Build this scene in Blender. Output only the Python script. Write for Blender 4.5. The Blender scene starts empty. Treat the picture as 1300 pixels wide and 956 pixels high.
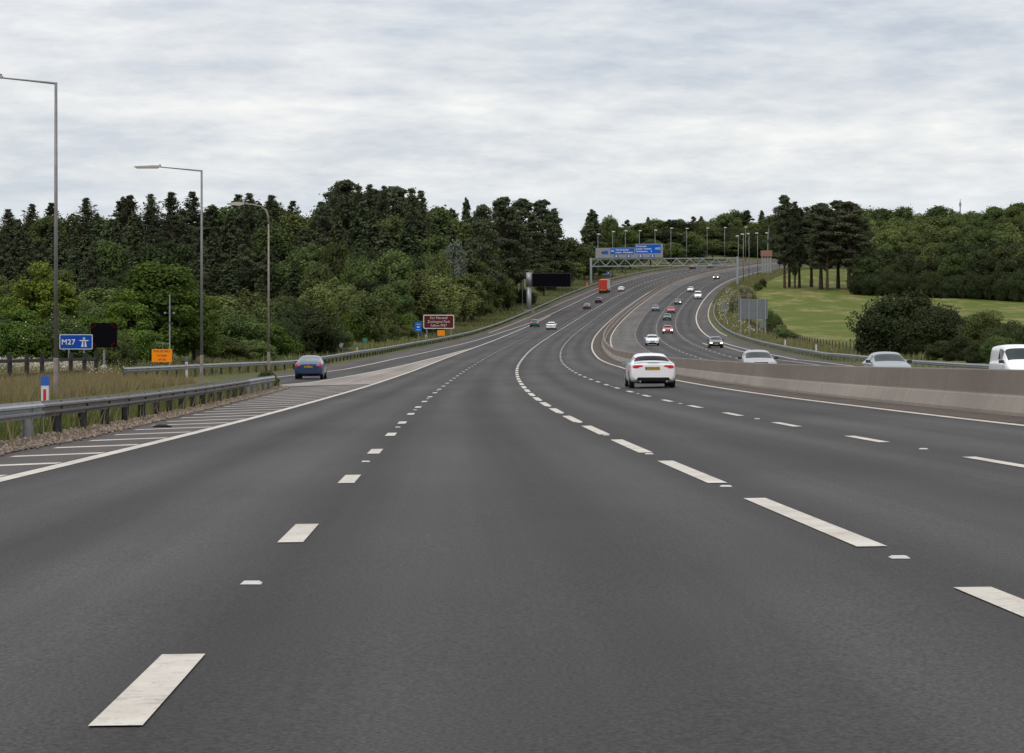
import bpy, bmesh, math, random
import numpy as np
from mathutils import Vector, Matrix
from mathutils.bvhtree import BVHTree
random.seed(11); rng = np.random.default_rng(11)
scene = bpy.context.scene
COL = scene.collection

# ------------------------------------------------------------------ road alignment (metres)
F_, CAMH, Y0_ = 3153.08, 1.0881, 468.2345
KS = [0, 60, 120, 180, 240, 300, 360, 420, 480, 560, 640, 720, 800, 900, 1000, 1150]
KAP = [-0.1003, 0.2773, 0.1603, 0.2278, 0.147, 0.214, 0.1751, 0.2413, 0.155, 0.2543, 0.2521, 0.314, 0.9774, 1.6097, 2.1542, 2.6758]
GRD = [1.208, 1.1588, 0.9559, 1.0045, 0.6972, 0.6736, 1.0237, 1.1685, 1.1169, 1.3223, 1.267, 0.8559, 0.1881, -0.3494, -0.8544, -1.3641]
CRS = [0.8401, 1.9324, 2.3204, 2.0039, -0.3286, 0.0742, 0.4144, 0.5463, 0.6972, 0.3268, 0.2122, 0.2671, -0.4427, -1.1608, -1.02, -0.98]
DS = 3.0
SA = np.arange(0, 1150, DS)
kk = np.interp(SA, KS, KAP) * 1e-3; gg = np.interp(SA, KS, GRD) * 1e-4
cum = lambda a: np.concatenate([[0], np.cumsum((a[1:] + a[:-1]) / 2 * DS)])
TH = -0.0248 + cum(kk); GR = -0.0044 + cum(gg)
PX = -1.0428 + cum(np.sin(TH)); PY = cum(np.cos(TH)); PZ = cum(GR); CR = np.interp(SA, KS, CRS) * 1e-2
sb = np.arange(-90, 0, DS)
PXb = PX[0] + sb * math.sin(TH[0]); PYb = sb * math.cos(TH[0]); PZb = 0 * sb
sf = np.arange(DS, 1500, DS); g_end = GR[-1]
PXf = PX[-1] + sf * math.sin(TH[-1]); PYf = PY[-1] + sf * math.cos(TH[-1])
PZf = PZ[-1] + g_end * 260 * (1 - np.exp(-sf / 260))
SA = np.concatenate([sb, SA, SA[-1] + sf])
PX = np.concatenate([PXb, PX, PXf]); PY = np.concatenate([PYb, PY, PYf]); PZ = np.concatenate([PZb, PZ, PZf])
TH = np.concatenate([sb * 0 + TH[0], TH, sf * 0 + TH[-1]]); CR = np.concatenate([sb * 0 + CR[0], CR, sf * 0 + CR[-1]])

def sm(x, a, b):
    t = np.clip((np.asarray(x, float) - a) / (b - a), 0, 1); return t * t * (3 - 2 * t)

def zso(s, o):
    s = np.asarray(s, float); o = np.asarray(o, float)
    Z = np.interp(s, SA, PZ); c = np.interp(s, SA, CR)
    w = sm(s, 180, 260)
    z = Z + c * np.clip(o, -8, 13) + (np.clip(o, 13, 33) - 13) * (c * w - .015 * (1 - w))
    u = np.clip(-o - 14, 0, None)
    z += .004 * np.clip(-8 - o, 0, 6)
    near = 1 - sm(s, 240, 360)
    z += (.062 * near + .02 * (1 - near)) * np.clip(u, 0, 15) + .012 * np.clip(u - 15, 0, 60) * near
    z += 7 * sm(u, 4, 60) * sm(s, 430, 620)
    v = np.clip(o - 34, 0, None)
    z += .03 * np.clip(v, 0, 30) * (1 - sm(s, 420, 640))
    z += 16 * sm(o, 75, 150) * sm(s, 640, 900) + 10 * sm(o, 120, 250) * sm(s, 600, 900)
    und = .12 * np.sin(s * .11 + o * .07) * np.cos(s * .043 - o * .13)
    z += und * (sm(u, 4, 20) + sm(v, 6, 20))
    return z

def xyo(s, o):
    th = np.interp(s, SA, TH)
    return np.interp(s, SA, PX) + o * np.cos(th), np.interp(s, SA, PY) - o * np.sin(th)

def P(s, o, dz=0.0):
    x, y = xyo(s, o); return Vector((float(x), float(y), float(zso(s, o)) + dz))

def so_of(x, y):
    d = (PX - x) ** 2 + (PY - y) ** 2
    i = int(np.argmin(d)); th = TH[i]
    dx, dy = x - PX[i], y - PY[i]
    return SA[i] + dx * math.sin(th) + dy * math.cos(th), dx * math.cos(th) - dy * math.sin(th)

def head(s): return float(np.interp(s, SA, TH))
def gz(x, y):
    s, o = so_of(x, y); return float(zso(s, o))
def at(px, D):                     # lateral world position for a bearing measured on the photo
    return (px - 650) / F_ * D

# ------------------------------------------------------------------ materials
M = {}
def new_mat(name):
    m = bpy.data.materials.new(name); m.use_nodes = True
    nt = m.node_tree; b = nt.nodes['Principled BSDF']; M[name] = m
    return m, nt, b
def N(nt, typ, **k):
    n = nt.nodes.new(typ)
    for a, v in k.items(): setattr(n, a, v)
    return n
def simple(name, col, rough=.5, metal=0, var=.08, scale=6, bump=0, coat=0, emit=None, spec=.5):
    m, nt, b = new_mat(name)
    tc = N(nt, 'ShaderNodeTexCoord'); no = N(nt, 'ShaderNodeTexNoise'); no.inputs['Scale'].default_value = scale
    no.inputs['Detail'].default_value = 5
    nt.links.new(tc.outputs['Object'], no.inputs['Vector'])
    r = N(nt, 'ShaderNodeValToRGB')
    r.color_ramp.elements[0].position = .3; r.color_ramp.elements[1].position = .7
    r.color_ramp.elements[0].color = [max(0, c * (1 - var)) for c in col] + [1]
    r.color_ramp.elements[1].color = [min(1, c * (1 + var)) for c in col] + [1]
    nt.links.new(no.outputs['Fac'], r.inputs['Fac']); nt.links.new(r.outputs['Color'], b.inputs['Base Color'])
    b.inputs['Roughness'].default_value = rough; b.inputs['Metallic'].default_value = metal
    b.inputs['Specular IOR Level'].default_value = spec
    if coat: b.inputs['Coat Weight'].default_value = coat; b.inputs['Coat Roughness'].default_value = .06
    if bump:
        bp = N(nt, 'ShaderNodeBump'); bp.inputs['Strength'].default_value = bump
        nt.links.new(no.outputs['Fac'], bp.inputs['Height']); nt.links.new(bp.outputs['Normal'], b.inputs['Normal'])
    if emit:
        b.inputs['Emission Color'].default_value = list(emit[0]) + [1]; b.inputs['Emission Strength'].default_value = emit[1]
    return m

def mixc(nt, a, b, fac, mode='MIX'):
    n = N(nt, 'ShaderNodeMix', data_type='RGBA', blend_type=mode)
    for sock, v in ((n.inputs[6], a), (n.inputs[7], b), (n.inputs[0], fac)):
        if isinstance(v, (int, float)): sock.default_value = v
        elif isinstance(v, (tuple, list)): sock.default_value = list(v) + [1] * (4 - len(v))
        else: nt.links.new(v, sock)
    return n.outputs[2]
def ramp(nt, src, p0, p1, c0=(0, 0, 0), c1=(1, 1, 1)):
    r = N(nt, 'ShaderNodeValToRGB'); e = r.color_ramp.elements
    e[0].position = p0; e[1].position = p1; e[0].color = list(c0) + [1]; e[1].color = list(c1) + [1]
    nt.links.new(src, r.inputs['Fac']); return r.outputs['Color']
def noise(nt, vec, scale, detail=5, rough=.55):
    n = N(nt, 'ShaderNodeTexNoise'); n.inputs['Scale'].default_value = scale
    n.inputs['Detail'].default_value = detail; n.inputs['Roughness'].default_value = rough
    if vec is not None: nt.links.new(vec, n.inputs['Vector'])
    return n.outputs['Fac']
def mapping(nt, vec, sc):
    n = N(nt, 'ShaderNodeMapping'); n.inputs['Scale'].default_value = sc
    nt.links.new(vec, n.inputs['Vector']); return n.outputs['Vector']

def asphalt(name, col, tracks=True):
    m, nt, b = new_mat(name)
    uv = N(nt, 'ShaderNodeUVMap').outputs['UV']
    geo = N(nt, 'ShaderNodeNewGeometry').outputs['Position']
    fine = noise(nt, geo, 55, 3, .7)
    base = ramp(nt, fine, .34, .68, [c * .48 for c in col], [c * 1.55 for c in col])
    st = noise(nt, mapping(nt, uv, (.012, .9, 1)), 1.0, 6, .6)     # long streaks along the lane
    base = mixc(nt, base, ramp(nt, st, .3, .72, (.72, .71, .70), (1.2, 1.2, 1.21)), 1.0, 'MULTIPLY')
    pt = noise(nt, mapping(nt, uv, (.05, .16, 1)), 1.0, 4, .6)
    base = mixc(nt, base, ramp(nt, pt, .35, .68, (.78, .77, .76), (1.12, 1.12, 1.12)), 1.0, 'MULTIPLY')
    chips = N(nt, 'ShaderNodeTexVoronoi'); chips.inputs['Scale'].default_value = 60; nt.links.new(geo, chips.inputs['Vector'])
    base = mixc(nt, base, (.30, .28, .26), ramp(nt, chips.outputs['Distance'], .06, .12, (.35, .35, .35), (0, 0, 0)))
    if tracks:
        sep = N(nt, 'ShaderNodeSeparateXYZ'); nt.links.new(uv, sep.inputs[0])
        mm = N(nt, 'ShaderNodeMath', operation='MULTIPLY'); mm.inputs[1].default_value = 2 * math.pi / 1.825
        nt.links.new(sep.outputs['Y'], mm.inputs[0])
        ss = N(nt, 'ShaderNodeMath', operation='COSINE'); nt.links.new(mm.outputs[0], ss.inputs[0])
        ad = N(nt, 'ShaderNodeMath', operation='MULTIPLY_ADD'); ad.inputs[1].default_value = .5; ad.inputs[2].default_value = .5
        nt.links.new(ss.outputs[0], ad.inputs[0])
        base = mixc(nt, base, ramp(nt, ad.outputs[0], 0, 1, (1.13, 1.13, 1.13), (.80, .79, .78)), 1.0, 'MULTIPLY')
    mdx = N(nt, 'ShaderNodeSeparateXYZ'); nt.links.new(uv, mdx.inputs[0])      # sealed longitudinal joints between the lanes
    jn = N(nt, 'ShaderNodeMath', operation='SUBTRACT'); jn.inputs[1].default_value = .13; nt.links.new(mdx.outputs['Y'], jn.inputs[0])
    jm = N(nt, 'ShaderNodeMath', operation='PINGPONG'); jm.inputs[1].default_value = 1.825; nt.links.new(jn.outputs[0], jm.inputs[0])
    if tracks: base = mixc(nt, base, (.035, .034, .033), mixc(nt, (0, 0, 0), ramp(nt, jm.outputs[0], .006, .018, (.55, .55, .55), (0, 0, 0)), ramp(nt, pt, .42, .6)))
    rs = noise(nt, mapping(nt, uv, (.02, .35, 1)), 1.0, 8, .7)                 # repaired and stained patches
    base = mixc(nt, base, (.055, .05, .047), ramp(nt, rs, .60, .66, (0, 0, 0), (.45, .45, .45)))
    nt.links.new(base, b.inputs['Base Color']); b.inputs['Roughness'].default_value = .62
    b.inputs['Specular IOR Level'].default_value = .06
    bp = N(nt, 'ShaderNodeBump'); bp.inputs['Strength'].default_value = .35; bp.inputs['Distance'].default_value = .01
    nt.links.new(fine, bp.inputs['Height']); nt.links.new(bp.outputs['Normal'], b.inputs['Normal'])
asphalt('asphalt', (.066, .0622, .0595))
asphalt('asphalt_light', (.125, .113, .107), False)
asphalt('gore_worn', (.30, .262, .230), False)
asphalt('asphalt_shoulder', (.085, .073, .068), False)

def paintmat(name, col):
    m, nt, b = new_mat(name)
    geo = N(nt, 'ShaderNodeNewGeometry').outputs['Position']
    w = noise(nt, geo, 9, 8, .7); base = ramp(nt, w, .28, .5, [c * .62 for c in col], col)
    w2 = noise(nt, geo, 26, 8, .75)
    base = mixc(nt, base, (.10, .095, .09), ramp(nt, w2, .33, .41, (.85, .85, .85), (0, 0, 0)))
    w3 = noise(nt, geo, 1.3, 5, .6)
    base = mixc(nt, base, ramp(nt, w3, .35, .7, (.72, .70, .68), (1, 1, 1)), 1.0, 'MULTIPLY')
    nt.links.new(base, b.inputs['Base Color']); b.inputs['Roughness'].default_value = .6
paintmat('road_paint', (.64, .59, .51)); paintmat('edge_paint', (.60, .53, .45))
paintmat('lane_paint_worn', (.36, .34, .32))

def concrete(name, col):
    m, nt, b = new_mat(name)
    uv = N(nt, 'ShaderNodeUVMap').outputs['UV']
    st = noise(nt, mapping(nt, uv, (1.6, .12, 1)), 1.0, 7, .65)
    base = ramp(nt, st, .30, .75, [c * .86 for c in col], [c * 1.08 for c in col])
    big = noise(nt, mapping(nt, uv, (.12, .5, 1)), 1.0, 5, .6)
    base = mixc(nt, base, ramp(nt, big, .35, .65, (.82, .80, .78), (1.08, 1.08, 1.08)), 1.0, 'MULTIPLY')
    sep = N(nt, 'ShaderNodeSeparateXYZ'); nt.links.new(uv, sep.inputs[0])
    md = N(nt, 'ShaderNodeMath', operation='PINGPONG'); md.inputs[1].default_value = 3.2; nt.links.new(sep.outputs['X'], md.inputs[0])
    base = mixc(nt, base, (.1, .09, .08), ramp(nt, md.outputs[0], .004, .012, (.6, .6, .6), (0, 0, 0)))
    scf = noise(nt, mapping(nt, uv, (.35, 2.2, 1)), 1.0, 9, .75)
    base = mixc(nt, base, (.07, .06, .052), ramp(nt, scf, .60, .72, (0, 0, 0), (.5, .5, .5)))
    gr_ = noise(nt, mapping(nt, uv, (5, .35, 1)), 1.0, 4, .6)
    base = mixc(nt, base, (.10, .085, .07), ramp(nt, gr_, .60, .68, (0, 0, 0), (.4, .4, .4)))
    f = noise(nt, mapping(nt, uv, (3, 3, 1)), 8, 6, .7)
    base = mixc(nt, base, ramp(nt, f, .3, .7, (.92, .92, .92), (1.06, 1.06, 1.06)), 1.0, 'MULTIPLY')
    nt.links.new(base, b.inputs['Base Color']); b.inputs['Roughness'].default_value = .9
concrete('concrete', (.205, .168, .137)); concrete('concrete_step_lit', (.31, .268, .228)); concrete('kerb_concrete', (.42, .37, .31))  # light on the barrier's upward-sloping step is painted in as a paler tone

def earth(name, cols, scale, bump=.6, streak=None):
    m, nt, b = new_mat(name)
    geo = N(nt, 'ShaderNodeNewGeometry').outputs['Position']
    a = noise(nt, geo, scale[0], 8, .65); bb = noise(nt, geo, scale[1], 6, .6)
    base = mixc(nt, cols[0], cols[1], ramp(nt, a, .35, .65))
    base = mixc(nt, base, cols[2], ramp(nt, bb, .5, .68))
    if streak:
        st = noise(nt, mapping(nt, geo, streak[1]), 1.0, 6, .65)
        base = mixc(nt, base, streak[0], ramp(nt, st, streak[2], streak[2] + .16))
    nt.links.new(base, b.inputs['Base Color']); b.inputs['Roughness'].default_value = 1
    b.inputs['Specular IOR Level'].default_value = .15
    bp = N(nt, 'ShaderNodeBump'); bp.inputs['Strength'].default_value = bump; bp.inputs['Distance'].default_value = .2
    nt.links.new(a, bp.inputs['Height']); nt.links.new(bp.outputs['Normal'], b.inputs['Normal'])
earth('field_grass', ((.080, .106, .017), (.112, .138, .023), (.098, .118, .020)), (2.2, .05), 1.0, ((.215, .19, .075), (.16, .045, .05), .47))
earth('verge_ground', ((.075, .090, .026), (.13, .115, .055), (.055, .08, .02)), (1.2, .15))
earth('wood_floor', ((.020, .030, .010), (.035, .045, .016), (.028, .034, .014)), (.8, .06))
earth('rough_grass', ((.070, .105, .028), (.12, .13, .045), (.055, .085, .022)), (.6, .06))
earth('gravel_bed', ((.15, .115, .085), (.26, .21, .165), (.10, .08, .06)), (14, 2.5), .9)
earth('median_dirt', ((.098, .080, .067), (.14, .118, .10), (.075, .062, .052)), (9, .8), .5)

def leafmat(name, c0, c1, c2):
    m, nt, b = new_mat(name)
    geo = N(nt, 'ShaderNodeNewGeometry'); oi = N(nt, 'ShaderNodeObjectInfo')
    a = noise(nt, geo.outputs['Position'], .55, 3, .6)
    base = mixc(nt, c0, c1, ramp(nt, a, .36, .66))
    f = noise(nt, geo.outputs['Position'], 5.0, 2, .6)
    base = mixc(nt, base, c2, ramp(nt, f, .5, .78))
    hs = N(nt, 'ShaderNodeHueSaturation')
    mr = N(nt, 'ShaderNodeMapRange'); mr.inputs[3].default_value = .68; mr.inputs[4].default_value = 1.35
    nt.links.new(oi.outputs['Random'], mr.inputs[0]); nt.links.new(mr.outputs[0], hs.inputs['Value'])
    wn = N(nt, 'ShaderNodeTexWhiteNoise', noise_dimensions='1D'); nt.links.new(oi.outputs['Random'], wn.inputs['W'])
    mh = N(nt, 'ShaderNodeMapRange'); mh.inputs[3].default_value = .478; mh.inputs[4].default_value = .518
    nt.links.new(wn.outputs['Value'], mh.inputs[0]); nt.links.new(mh.outputs[0], hs.inputs['Hue'])
    nt.links.new(base, hs.inputs['Color'])
    b.inputs['Roughness'].default_value = .75; b.inputs['Specular IOR Level'].default_value = .2
    tr = N(nt, 'ShaderNodeBsdfTranslucent'); mx = N(nt, 'ShaderNodeMixShader'); mx.inputs[0].default_value = .25
    nt.links.new(hs.outputs['Color'], b.inputs['Base Color']); nt.links.new(hs.outputs['Color'], tr.inputs['Color'])
    out = nt.nodes['Material Output']
    nt.links.new(b.outputs[0], mx.inputs[1]); nt.links.new(tr.outputs[0], mx.inputs[2]); nt.links.new(mx.outputs[0], out.inputs['Surface'])
leafmat('leaf_conifer', (.068, .090, .044), (.104, .124, .056), (.046, .064, .034))
leafmat('leaf_pine', (.066, .080, .042), (.098, .108, .052), (.046, .058, .034))
leafmat('leaf_oak', (.078, .110, .034), (.122, .155, .042), (.052, .076, .026))
leafmat('leaf_bright', (.090, .142, .022), (.145, .205, .030), (.050, .082, .016))
leafmat('leaf_willow', (.128, .165, .052), (.175, .205, .064), (.088, .112, .040))
leafmat('leaf_pale', (.20, .21, .10), (.34, .33, .22), (.10, .13, .05))
leafmat('leaf_grey', (.11, .13, .095), (.15, .17, .13), (.08, .10, .07))
leafmat('leaf_dark', (.040, .056, .020), (.062, .080, .026), (.030, .042, .016))
leafmat('grass_green', (.085, .120, .030), (.12, .155, .045), (.065, .095, .025))
leafmat('grass_dry', (.25, .20, .095), (.32, .26, .135), (.17, .155, .065))
simple('blossom', (.46, .43, .34), .8, var=.15)
simple('bark', (.085, .068, .052), .95, var=.35, scale=3, bump=.6, spec=.1)
simple('pine_bark', (.085, .060, .047), .95, var=.4, scale=2, bump=.6, spec=.1)
simple('stone', (.22, .17, .13), .9, var=.5, scale=5)
simple('galv', (.30, .305, .31), .5, .55, var=.16, scale=3)
simple('galv_old', (.155, .148, .136), .62, .4, var=.28, scale=2.5)
simple('galv_post', (.23, .235, .24), .6, .4, var=.2, scale=4)
simple('post_dark', (.022, .022, .024), .8, .1, var=.4, scale=5)
simple('lamp_col', (.21, .20, .195), .55, .4, var=.2, scale=2)
simple('lamp_rust', (.26, .22, .19), .7, .3, var=.25, scale=3)
simple('lamp_head', (.45, .41, .38), .5, .1, var=.1)
simple('lamp_glass', (.62, .60, .56), .25, var=.05)
simple('gantry_steel', (.30, .33, .34), .55, .3, var=.1, scale=.6)
simple('sign_grey', (.24, .245, .245), .6, var=.06, scale=2)
simple('sign_back', (.16, .175, .185), .6, .1, var=.12, scale=3)
simple('sign_blue', (.003, .105, .50), .6, var=.04, spec=.15)
simple('sign_blue2', (.002, .055, .36), .6, var=.04, spec=.15)
simple('sign_brown', (.10, .014, .008), .6, var=.08, spec=.15)
simple('sign_orange', (.90, .25, .004), .6, var=.05, spec=.15)
simple('sign_green', (.02, .17, .10), .5, var=.05)
simple('sign_white', (.62, .62, .60), .5, var=.05)
simple('matrix_black', (.004, .004, .006), .9, var=.2, spec=.05)
simple('lens_red', (.06, .003, .003), .7, var=.05, spec=.05)
simple('black_text', (.02, .015, .01), .6)
simple('marker_blue', (.01, .10, .42), .5); simple('marker_red', (.50, .015, .02), .5); simple('marker_white', (.60, .60, .58), .6)
simple('wood_dark', (.030, .024, .020), .9, var=.4, scale=3, bump=.3)
simple('cone_orange', (.75, .10, .02), .6)
simple('rubber', (.018, .018, .018), .85, var=.2)
simple('rim', (.32, .33, .34), .35, .7, var=.1)
simple('under', (.012, .012, .013), .7, var=.2)
simple('plastic_dark', (.024, .024, .027), .5, var=.1)
simple('glass_dark', (.008, .009, .010), .12, var=.1, spec=.12)
simple('glass_mid', (.030, .040, .043), .08, var=.25, scale=1.2, spec=.18)
simple('glass_light', (.16, .19, .20), .06, var=.3, scale=1.0, spec=.8)
simple('chrome', (.5, .5, .5), .15, .9)
simple('tail_red', (.55, .01, .03), .3, emit=((1, .03, .06), .15))
simple('tail_lit', (.8, .05, .06), .3, emit=((1, .06, .10), .7))
simple('tail_clear', (.62, .50, .48), .2, emit=None)
simple('head_clear', (.55, .57, .58), .1, var=.1)
simple('head_lit', (.9, .85, .75), .2, emit=((1, .86, .62), 5))
simple('head_warm', (.9, .7, .5), .2, emit=((1, .62, .30), 4))
simple('plate_yellow', (.62, .38, .04), .5, var=.04); simple('plate_white', (.62, .62, .60), .5)
def carpaint(n, c, rough=.28, metal=0.0): simple('paint_' + n, c, rough, metal, var=.02, coat=.7)
carpaint('white', (.86, .86, .86)); carpaint('silver', (.25, .27, .28), .35, .5); carpaint('warmsilver', (.36, .33, .32), .35, .3)
carpaint('blue', (.002, .028, .085), .35, 0); carpaint('navy', (.012, .018, .06)); carpaint('red', (.52, .012, .022))
carpaint('black', (.018, .018, .02)); carpaint('darkgreen', (.012, .035, .035), .3, .2); carpaint('teal', (.01, .10, .11), .3, .2)
carpaint('grey', (.13, .135, .14), .35, .4); carpaint('darkred', (.14, .012, .02)); carpaint('greyblue', (.20, .25, .28), .35, .4)
simple('truck_red', (.50, .035, .018), .5, var=.10, scale=1)

# ------------------------------------------------------------------ object helpers
def tagp(o, label=None, cat=None, group=None, kind=None):
    if label: o['label'] = label
    if cat: o['category'] = cat
    if group: o['group'] = group
    if kind: o['kind'] = kind
    return o
def mesh_obj(name, verts, faces, mat, parent=None, smooth=False, uv=None):
    me = bpy.data.meshes.new(name)
    me.from_pydata([tuple(v) for v in verts], [], faces); me.update()
    return link_mesh(name, me, mat, parent, smooth, uv)
def link_mesh(name, me, mat, parent=None, smooth=False, uv=None):
    if mat is not None: me.materials.append(M[mat] if isinstance(mat, str) else mat)
    if smooth: me.polygons.foreach_set('use_smooth', [True] * len(me.polygons))
    if uv is not None:
        l = me.uv_layers.new(name='UVMap'); idx = np.zeros(len(me.loops), int); me.loops.foreach_get('vertex_index', idx)
        l.data.foreach_set('uv', np.asarray(uv, float)[idx].ravel())
    o = bpy.data.objects.new(name, me); COL.objects.link(o)
    if parent is not None: o.parent = parent
    return o
def fast_mesh(name, V, Fq):         # V (n,3), Fq (m,k) all same size
    me = bpy.data.meshes.new(name); V = np.asarray(V, np.float32); Fq = np.asarray(Fq, np.int32); k = Fq.shape[1]
    me.vertices.add(len(V)); me.vertices.foreach_set('co', V.ravel())
    me.loops.add(Fq.size); me.loops.foreach_set('vertex_index', Fq.ravel())
    me.polygons.add(len(Fq)); me.polygons.foreach_set('loop_start', np.arange(0, Fq.size, k)); me.polygons.foreach_set('loop_total', np.full(len(Fq), k))
    me.update(calc_edges=True); me.validate(); return me
class MB:
    def __init__(s): s.v = []; s.f = []
    def add(s, vs, fs):
        n = len(s.v); s.v += [tuple(v) for v in vs]; s.f += [tuple(i + n for i in f) for f in fs]; return s
    def box(s, c, d, rz=0.0, bev=0):
        cx, cy, cz = c; hx, hy, hz = d[0] / 2, d[1] / 2, d[2] / 2; co, si = math.cos(rz), math.sin(rz)
        vs = []
        for dz in (-hz, hz):
            for dx, dy in ((-hx, -hy), (hx, -hy), (hx, hy), (-hx, hy)):
                vs.append((cx + dx * co - dy * si, cy + dx * si + dy * co, cz + dz))
        return s.add(vs, [(0, 3, 2, 1), (4, 5, 6, 7), (0, 1, 5, 4), (1, 2, 6, 5), (2, 3, 7, 6), (3, 0, 4, 7)])
    def tube(s, pts, rad, n=8, cap=True):
        pts = [Vector(p) for p in pts]; rad = rad if isinstance(rad, (list, tuple)) else [rad] * len(pts)
        rings = []
        for i, p in enumerate(pts):
            d = (pts[min(i + 1, len(pts) - 1)] - pts[max(i - 1, 0)]).normalized()
            a = Vector((1, 0, 0)) if abs(d.x) < .8 else Vector((0, 1, 0))
            u = d.cross(a).normalized(); w = d.cross(u).normalized()
            rings.append([p + (u * math.cos(2 * math.pi * k / n) + w * math.sin(2 * math.pi * k / n)) * rad[i] for k in range(n)])
        vs = [v for r in rings for v in r]; fs = []
        for i in range(len(pts) - 1):
            for k in range(n):
                fs.append((i * n + k, i * n + (k + 1) % n, (i + 1) * n + (k + 1) % n, (i + 1) * n + k))
        if cap: fs.append(tuple(range(n - 1, -1, -1))); fs.append(tuple((len(pts) - 1) * n + k for k in range(n)))
        return s.add(vs, fs)
    def prism(s, poly, y0, y1):      # poly in x,z extruded in y
        n = len(poly); vs = [(x, y0, z) for x, z in poly] + [(x, y1, z) for x, z in poly]
        fs = [tuple(range(n)), tuple(range(2 * n - 1, n - 1, -1))] + [(i, i + n, (i + 1) % n + n, (i + 1) % n) for i in range(n)]
        return s.add(vs, fs)
    def build(s, name, mat, parent=None, smooth=False): return mesh_obj(name, s.v, s.f, mat, parent, smooth)
def empty(name, loc, rz=0.0):
    e = bpy.data.objects.new(name, None); e.empty_display_size = .3; COL.objects.link(e); e.location = loc; e.rotation_euler = (0, 0, rz); return e
def copy_tree(o, parent=None):
    c = o.copy(); COL.objects.link(c); c.parent = parent
    for ch in o.children: copy_tree(ch, c)
    return c
def text_mesh(s, size, name='lettering', spacing=1.0, bold=0.0):
    cu = bpy.data.curves.new('t', 'FONT'); cu.body = s; cu.size = size; cu.align_x = 'CENTER'; cu.align_y = 'CENTER'
    cu.space_character = spacing; cu.extrude = .004; cu.offset = bold; cu.resolution_u = 3
    o = bpy.data.objects.new('t', cu); COL.objects.link(o)
    dg = bpy.context.evaluated_depsgraph_get(); me = bpy.data.meshes.new_from_object(o.evaluated_get(dg))
    bpy.data.objects.remove(o); bpy.data.curves.remove(cu); me.name = name
    me.transform(Matrix.Rotation(math.pi / 2, 4, 'X')); me.materials.clear(); return me
def lettering(s, size, x, z, y, mat, parent, spacing=1.0, bold=0.0, align=0):
    me = text_mesh(s, size, spacing=spacing, bold=bold)
    if align == -1:
        mn = min(v.co.x for v in me.vertices); me.transform(Matrix.Translation((-mn, 0, 0)))
    o = link_mesh('lettering', me, mat, parent); o.location = (x, y, z); return o
def rrect(w, h, r, n=4):
    p = []
    for cx, cz, a0 in ((w / 2 - r, h / 2 - r, 0), (-w / 2 + r, h / 2 - r, 90), (-w / 2 + r, -h / 2 + r, 180), (w / 2 - r, -h / 2 + r, 270)):
        for k in range(n + 1):
            a = math.radians(a0 + 90 * k / n); p.append((cx + r * math.cos(a), cz + r * math.sin(a)))
    return p

# ------------------------------------------------------------------ strips along the road
def stations(s0, s1):
    a = SA[(SA > s0 + .01) & (SA < s1 - .01)]
    return np.concatenate([[s0], a, [s1]])
def strip(name, s0, s1, oL, oR, mat, lift, kind='structure', nO=1, parent=None, extra=None, ss=None):
    ss = stations(s0, s1) if ss is None else ss
    L = oL(ss) if callable(oL) else np.full(len(ss), float(oL)); R = oR(ss) if callable(oR) else np.full(len(ss), float(oR))
    V = []; UV = []
    cols = [L + (R - L) * k / nO for k in range(nO + 1)]
    if extra is not None: cols = extra(ss)
    a_, b_ = cols[0], cols[-1]
    for kx in (-8.0, 13.0):            # keep the cross-section's creases in every sheet
        if np.any((a_ < kx) & (b_ > kx)): cols = cols + [np.clip(np.full(len(ss), kx), a_, b_)]
    cols = list(np.sort(np.stack(cols), axis=0))
    for o in cols:
        x, y = xyo(ss, o); z = zso(ss, o) + lift + np.clip(ss, 0, None) * 2.5e-5 * (lift > 0)
        V.append(np.stack([x, y, z], 1)); UV.append(np.stack([ss, o], 1))
    n = len(ss); V = np.concatenate(V); UV = np.concatenate(UV)
    F = [(k * n + i, (k + 1) * n + i, (k + 1) * n + i + 1, k * n + i + 1) for k in range(len(cols) - 1) for i in range(n - 1)]
    o = mesh_obj(name, V, F, mat, parent, uv=UV)
    if kind: o['kind'] = kind
    return o
IP = lambda a: (lambda s: np.interp(s, [q[0] for q in a], [q[1] for q in a]))
paveL = IP([(-90, -4.7), (0, -4.95), (37, -5.45), (45, -5.5), (59, -5.95), (88, -6.8), (118, -7.6), (124, -7.9), (130, -13.4), (150, -13.3), (177, -12.9), (190, -12.1),
            (221, -11.7), (256, -11.1), (319, -10.9), (369, -9.9), (410, -9.1), (480, -8.9), (560, -9.0), (690, -9.6), (757, -9.2), (900, -9), (1400, -9)])
railL = lambda s: np.interp(s, [130, 161, 177, 190, 221, 256, 319, 369, 410, 480, 545, 620, 690, 757, 900, 1200],
                            [-17.2, -15.9, -14.7, -13.2, -12.7, -12.0, -11.7, -10.7, -9.9, -9.7, -9.9, -10.2, -10.5, -10.1, -9.9, -9.9])
slipR = IP([(128, -9.1), (140, -7.9), (158, -7.3), (181, -6.65), (203, -5.9), (246, -5.0), (300, -4.2), (360, -4.02)])
slipL = IP([(-60, -13.0), (128, -12.6), (160, -11.4), (181, -10.1), (190, -9.5), (215, -8.9), (257, -8.15), (310, -7.5), (362, -6.75), (411, -6.2), (441, -5.95), (478, -5.4), (530, -4.6), (600, -4.25), (1400, -4.2)])
NBpave = IP([(-90, 31.7), (200, 31.7), (300, 32.3), (420, 31.6), (640, 31.4), (1400, 31.4)])
NBL = IP([(-90, 30.4), (200, 30.4), (307, 29.6), (345, 29.2), (380, 28.94), (1400, 28.94)])

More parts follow.
